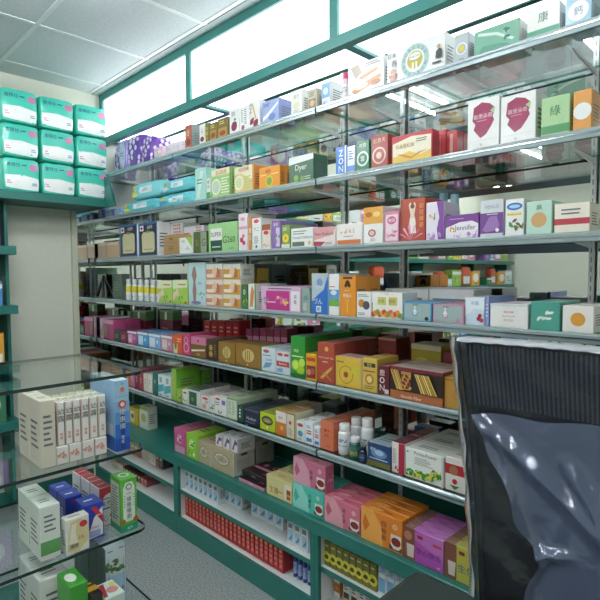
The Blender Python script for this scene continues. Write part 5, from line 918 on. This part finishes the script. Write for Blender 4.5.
mb = MB()
for i in range(nr):
    u = .05+.9*i/(nr-1)
    pts = [Vector(back(u, vb+(.978-vb)*j/6, .006)) for j in range(7)]
    for a, b2 in zip(pts[:-1], pts[1:]): mb.tube(a, b2, .0026, RIBM, 6)
mb.build('ribbed_panel', e)
# the film: thin loose sheet wrapped over the front, top and left edge
def ridge(u, v, u0, v0, u1, v1, w2, amp):
    L = math.hypot(u1-u0, v1-v0); du, dv = (u1-u0)/L, (v1-v0)/L; t = (u-u0)*du+(v-v0)*dv; q = (u-u0)*dv-(v-v0)*du
    fade = max(0, min(1, (t+.05)/.1))*max(0, min(1, (L+.05-t)/.1)); return amp*fade*math.exp(-(q/w2)**2)
def fold(u, v):
    s = .003*math.sin(u*9+v*5)+.002*math.sin(v*31+u*17)
    return s+.014
def fold2(u, v):
    s = .004*math.sin(u*11+v*6)+.003*math.sin(u*19-v*11+1)
    s += ridge(u, v, .04, .72, .30, .30, .02, .020)+ridge(u, v, .10, .70, .75, .34, .03, .022)+ridge(u, v, .06, .5, .12, .1, .025, .016)
    s += ridge(u, v, .20, .62, .34, .0, .03, .018)+ridge(u, v, .5, .6, .9, .2, .03, .02)+ridge(u, v, .12, .22, .5, .30, .02, .02)
    return s+.03
def wrap(fn, mtl, name, v0, v1f, nu, nv, ul=None):
    mb = MB(); vs = []
    for j in range(nv+1):
        for i in range(nu+1):
            u = -.035+1.07*i/nu; v = v0+(v1f(u)-v0)*j/nv
            if ul: a0 = ul(v); u = a0+(1.03-a0)*i/nu
            uu = max(0, min(1, u)); p = list(back(uu, v, fn(u, v)+.012+(.014*math.exp(-(i/2.2)**2) if ul else 0)))
            if u < 0: p[0] -= .012; p[1] += .04*min(1, -u/.035)
            if u > 1: p[0] += .012; p[1] += .03
            vs.append(tuple(p))
    mb.add(vs, [(j*(nu+1)+i, j*(nu+1)+i+1, (j+1)*(nu+1)+i+1, (j+1)*(nu+1)+i) for j in range(nv) for i in range(nu)], mtl, True)
    mb.build(name, e)
wrap(fold, FILM, 'plastic_cover', -.02, lambda u: 1.0, 40, 60)
wrap(fold2, PAINTED_SHEEN, 'painted_sheen_sheet', -.03, lambda u: vb-.02+.035*u+.006*math.sin(u*14), 60, 90, lambda v: .05+.62*max(0, min(.5, vb-v))-.45*max(0, vb-v-.5)+.012*math.sin(v*30))  # added second sheet, shaped as the slate-blue reflection patch
EDGEF = film('plastic_fold', (.75, .78, .8, 1), gl=(1, 1, 1, 1), rough=.25, haze=.6, hazecol=(.72, .76, .78, 1), boost=1.5)
mb = MB(); vs = []; n = 40
for j in range(n+1):
    v = -.02+1.03*j/n; p = back(0, v, .03+.004*math.sin(v*40)); wd = .012+.006*math.sin(v*23)+(.012 if v > .96 else 0)
    vs += [(p[0]-.018, p[1]+.06, p[2]), (p[0]-.016-wd*.3, p[1]+.01, p[2]), (p[0]-.006+wd*.4, p[1]-.004, p[2])]
mb.add(vs, [(3*j+k, 3*j+k+1, 3*j+k+4, 3*j+k+3) for j in range(n) for k in range(2)], EDGEF, True)
vs = []
for i in range(n+1):
    u = -.02+1.04*i/n; p = back(max(0, min(1, u)), 1.0, .02); w2 = .006*math.sin(i*1.7)
    vs += [(p[0], p[1]-.004, p[2]-.006+w2*.2), (p[0], p[1], p[2]+.003+w2*.4), (p[0], p[1]+.06, p[2]+.003)]
mb.add(vs, [(3*j+k, 3*j+k+1, 3*j+k+4, 3*j+k+3) for j in range(n) for k in range(2)], EDGEF, True)
mb.build('plastic_fold', e)
mb = MB(); cx, cy = SXL.x+.28-ex, SXL.y-.25-ey
mb.tube((cx, cy, .12), (cx, cy, ZSEAT-.09), .028, CHROME); mb.build('gas_lift', e)
for k in range(5):
    a = 2*math.pi*k/5+.3; mb = MB(); mb.tube((cx, cy, .12), (cx+.27*math.cos(a), cy+.27*math.sin(a), .075), .02, CF_); mb.build('base_arm', e)
    mb = MB(); mb.tube((cx+.27*math.cos(a)-.012, cy+.27*math.sin(a), .026), (cx+.27*math.cos(a)+.012, cy+.27*math.sin(a), .026), .025, CF_, 14); mb.tube((cx+.27*math.cos(a), cy+.27*math.sin(a), .03), (cx+.27*math.cos(a), cy+.27*math.sin(a), .078), .008, CF_); mb.build('caster', e)
mb = MB(); mb.tube((cx, SXL.y-.1-ey, ZSEAT-.1), (cx, 1.40-ey, ZSEAT-.1), .02, CF_); mb.tube((cx, 1.40-ey, ZSEAT-.1), (cx, 1.40-ey, ZSEAT+.1), .018, CF_); mb.build('back_support', e)
add_later()
# cartons past the 300 that show largest become one object
def shows(o, rank):
    bb = [o.matrix_basis @ Vector(c) for c in o.bound_box]; P = []
    for p in bb:
        q = p-CAM; dd = max(.1, q.dot(FW)); P.append((q.dot(RT)/dd*F_PX+300, 300-q.dot(UP)/dd*F_PX))
    x0, x1, y0, y1 = max(0, min(p[0] for p in P)), min(600, max(p[0] for p in P)), max(0, min(p[1] for p in P)), min(600, max(p[1] for p in P))
    return max(0, x1-x0)*max(0, y1-y0)*(1 if rank == 0 else .8 if rank == .6 else .12 if rank == 2 else .3/rank)
cs = [(shows(o, r), o) for o, r in CARTONS if o.name.startswith('medicine_carton')]
cs.sort(key=lambda t: -t[0]); print('cartons', len(cs))
rest = [o for _, o in cs[NKEEP:]]
if rest:
    mats, V, Fc, MI = [], [], [], []
    for o in rest:
        mp = [];
        for m in o.data.materials:
            if m not in mats: mats.append(m)
            mp.append(mats.index(m))
        b0 = len(V); mw = o.matrix_basis; V += [tuple(mw @ v.co) for v in o.data.vertices]
        for p in o.data.polygons: Fc.append(tuple(b0+k for k in p.vertices)); MI.append(mp[p.material_index])
    me = bpy.data.meshes.new('carton_stock'); me.from_pydata(V, [], Fc)
    for m in mats: me.materials.append(m)
    me.polygons.foreach_set('material_index', MI); me.update(); so = bpy.data.objects.new('carton_stock', me); COL.objects.link(so)
    tag(so, 'the many further cartons packed behind the front rows and on the far shelves', 'cartons', None, 'stuff')
    for o in rest: bpy.data.objects.remove(o)
for o in SC.objects:
    if not o.parent and 'label' in o and not 4 <= len(o['label'].split()) <= 16: print('WORDS', len(o['label'].split()), o['label'])
for m in list(bpy.data.meshes):
    if m.users == 0: bpy.data.meshes.remove(m)
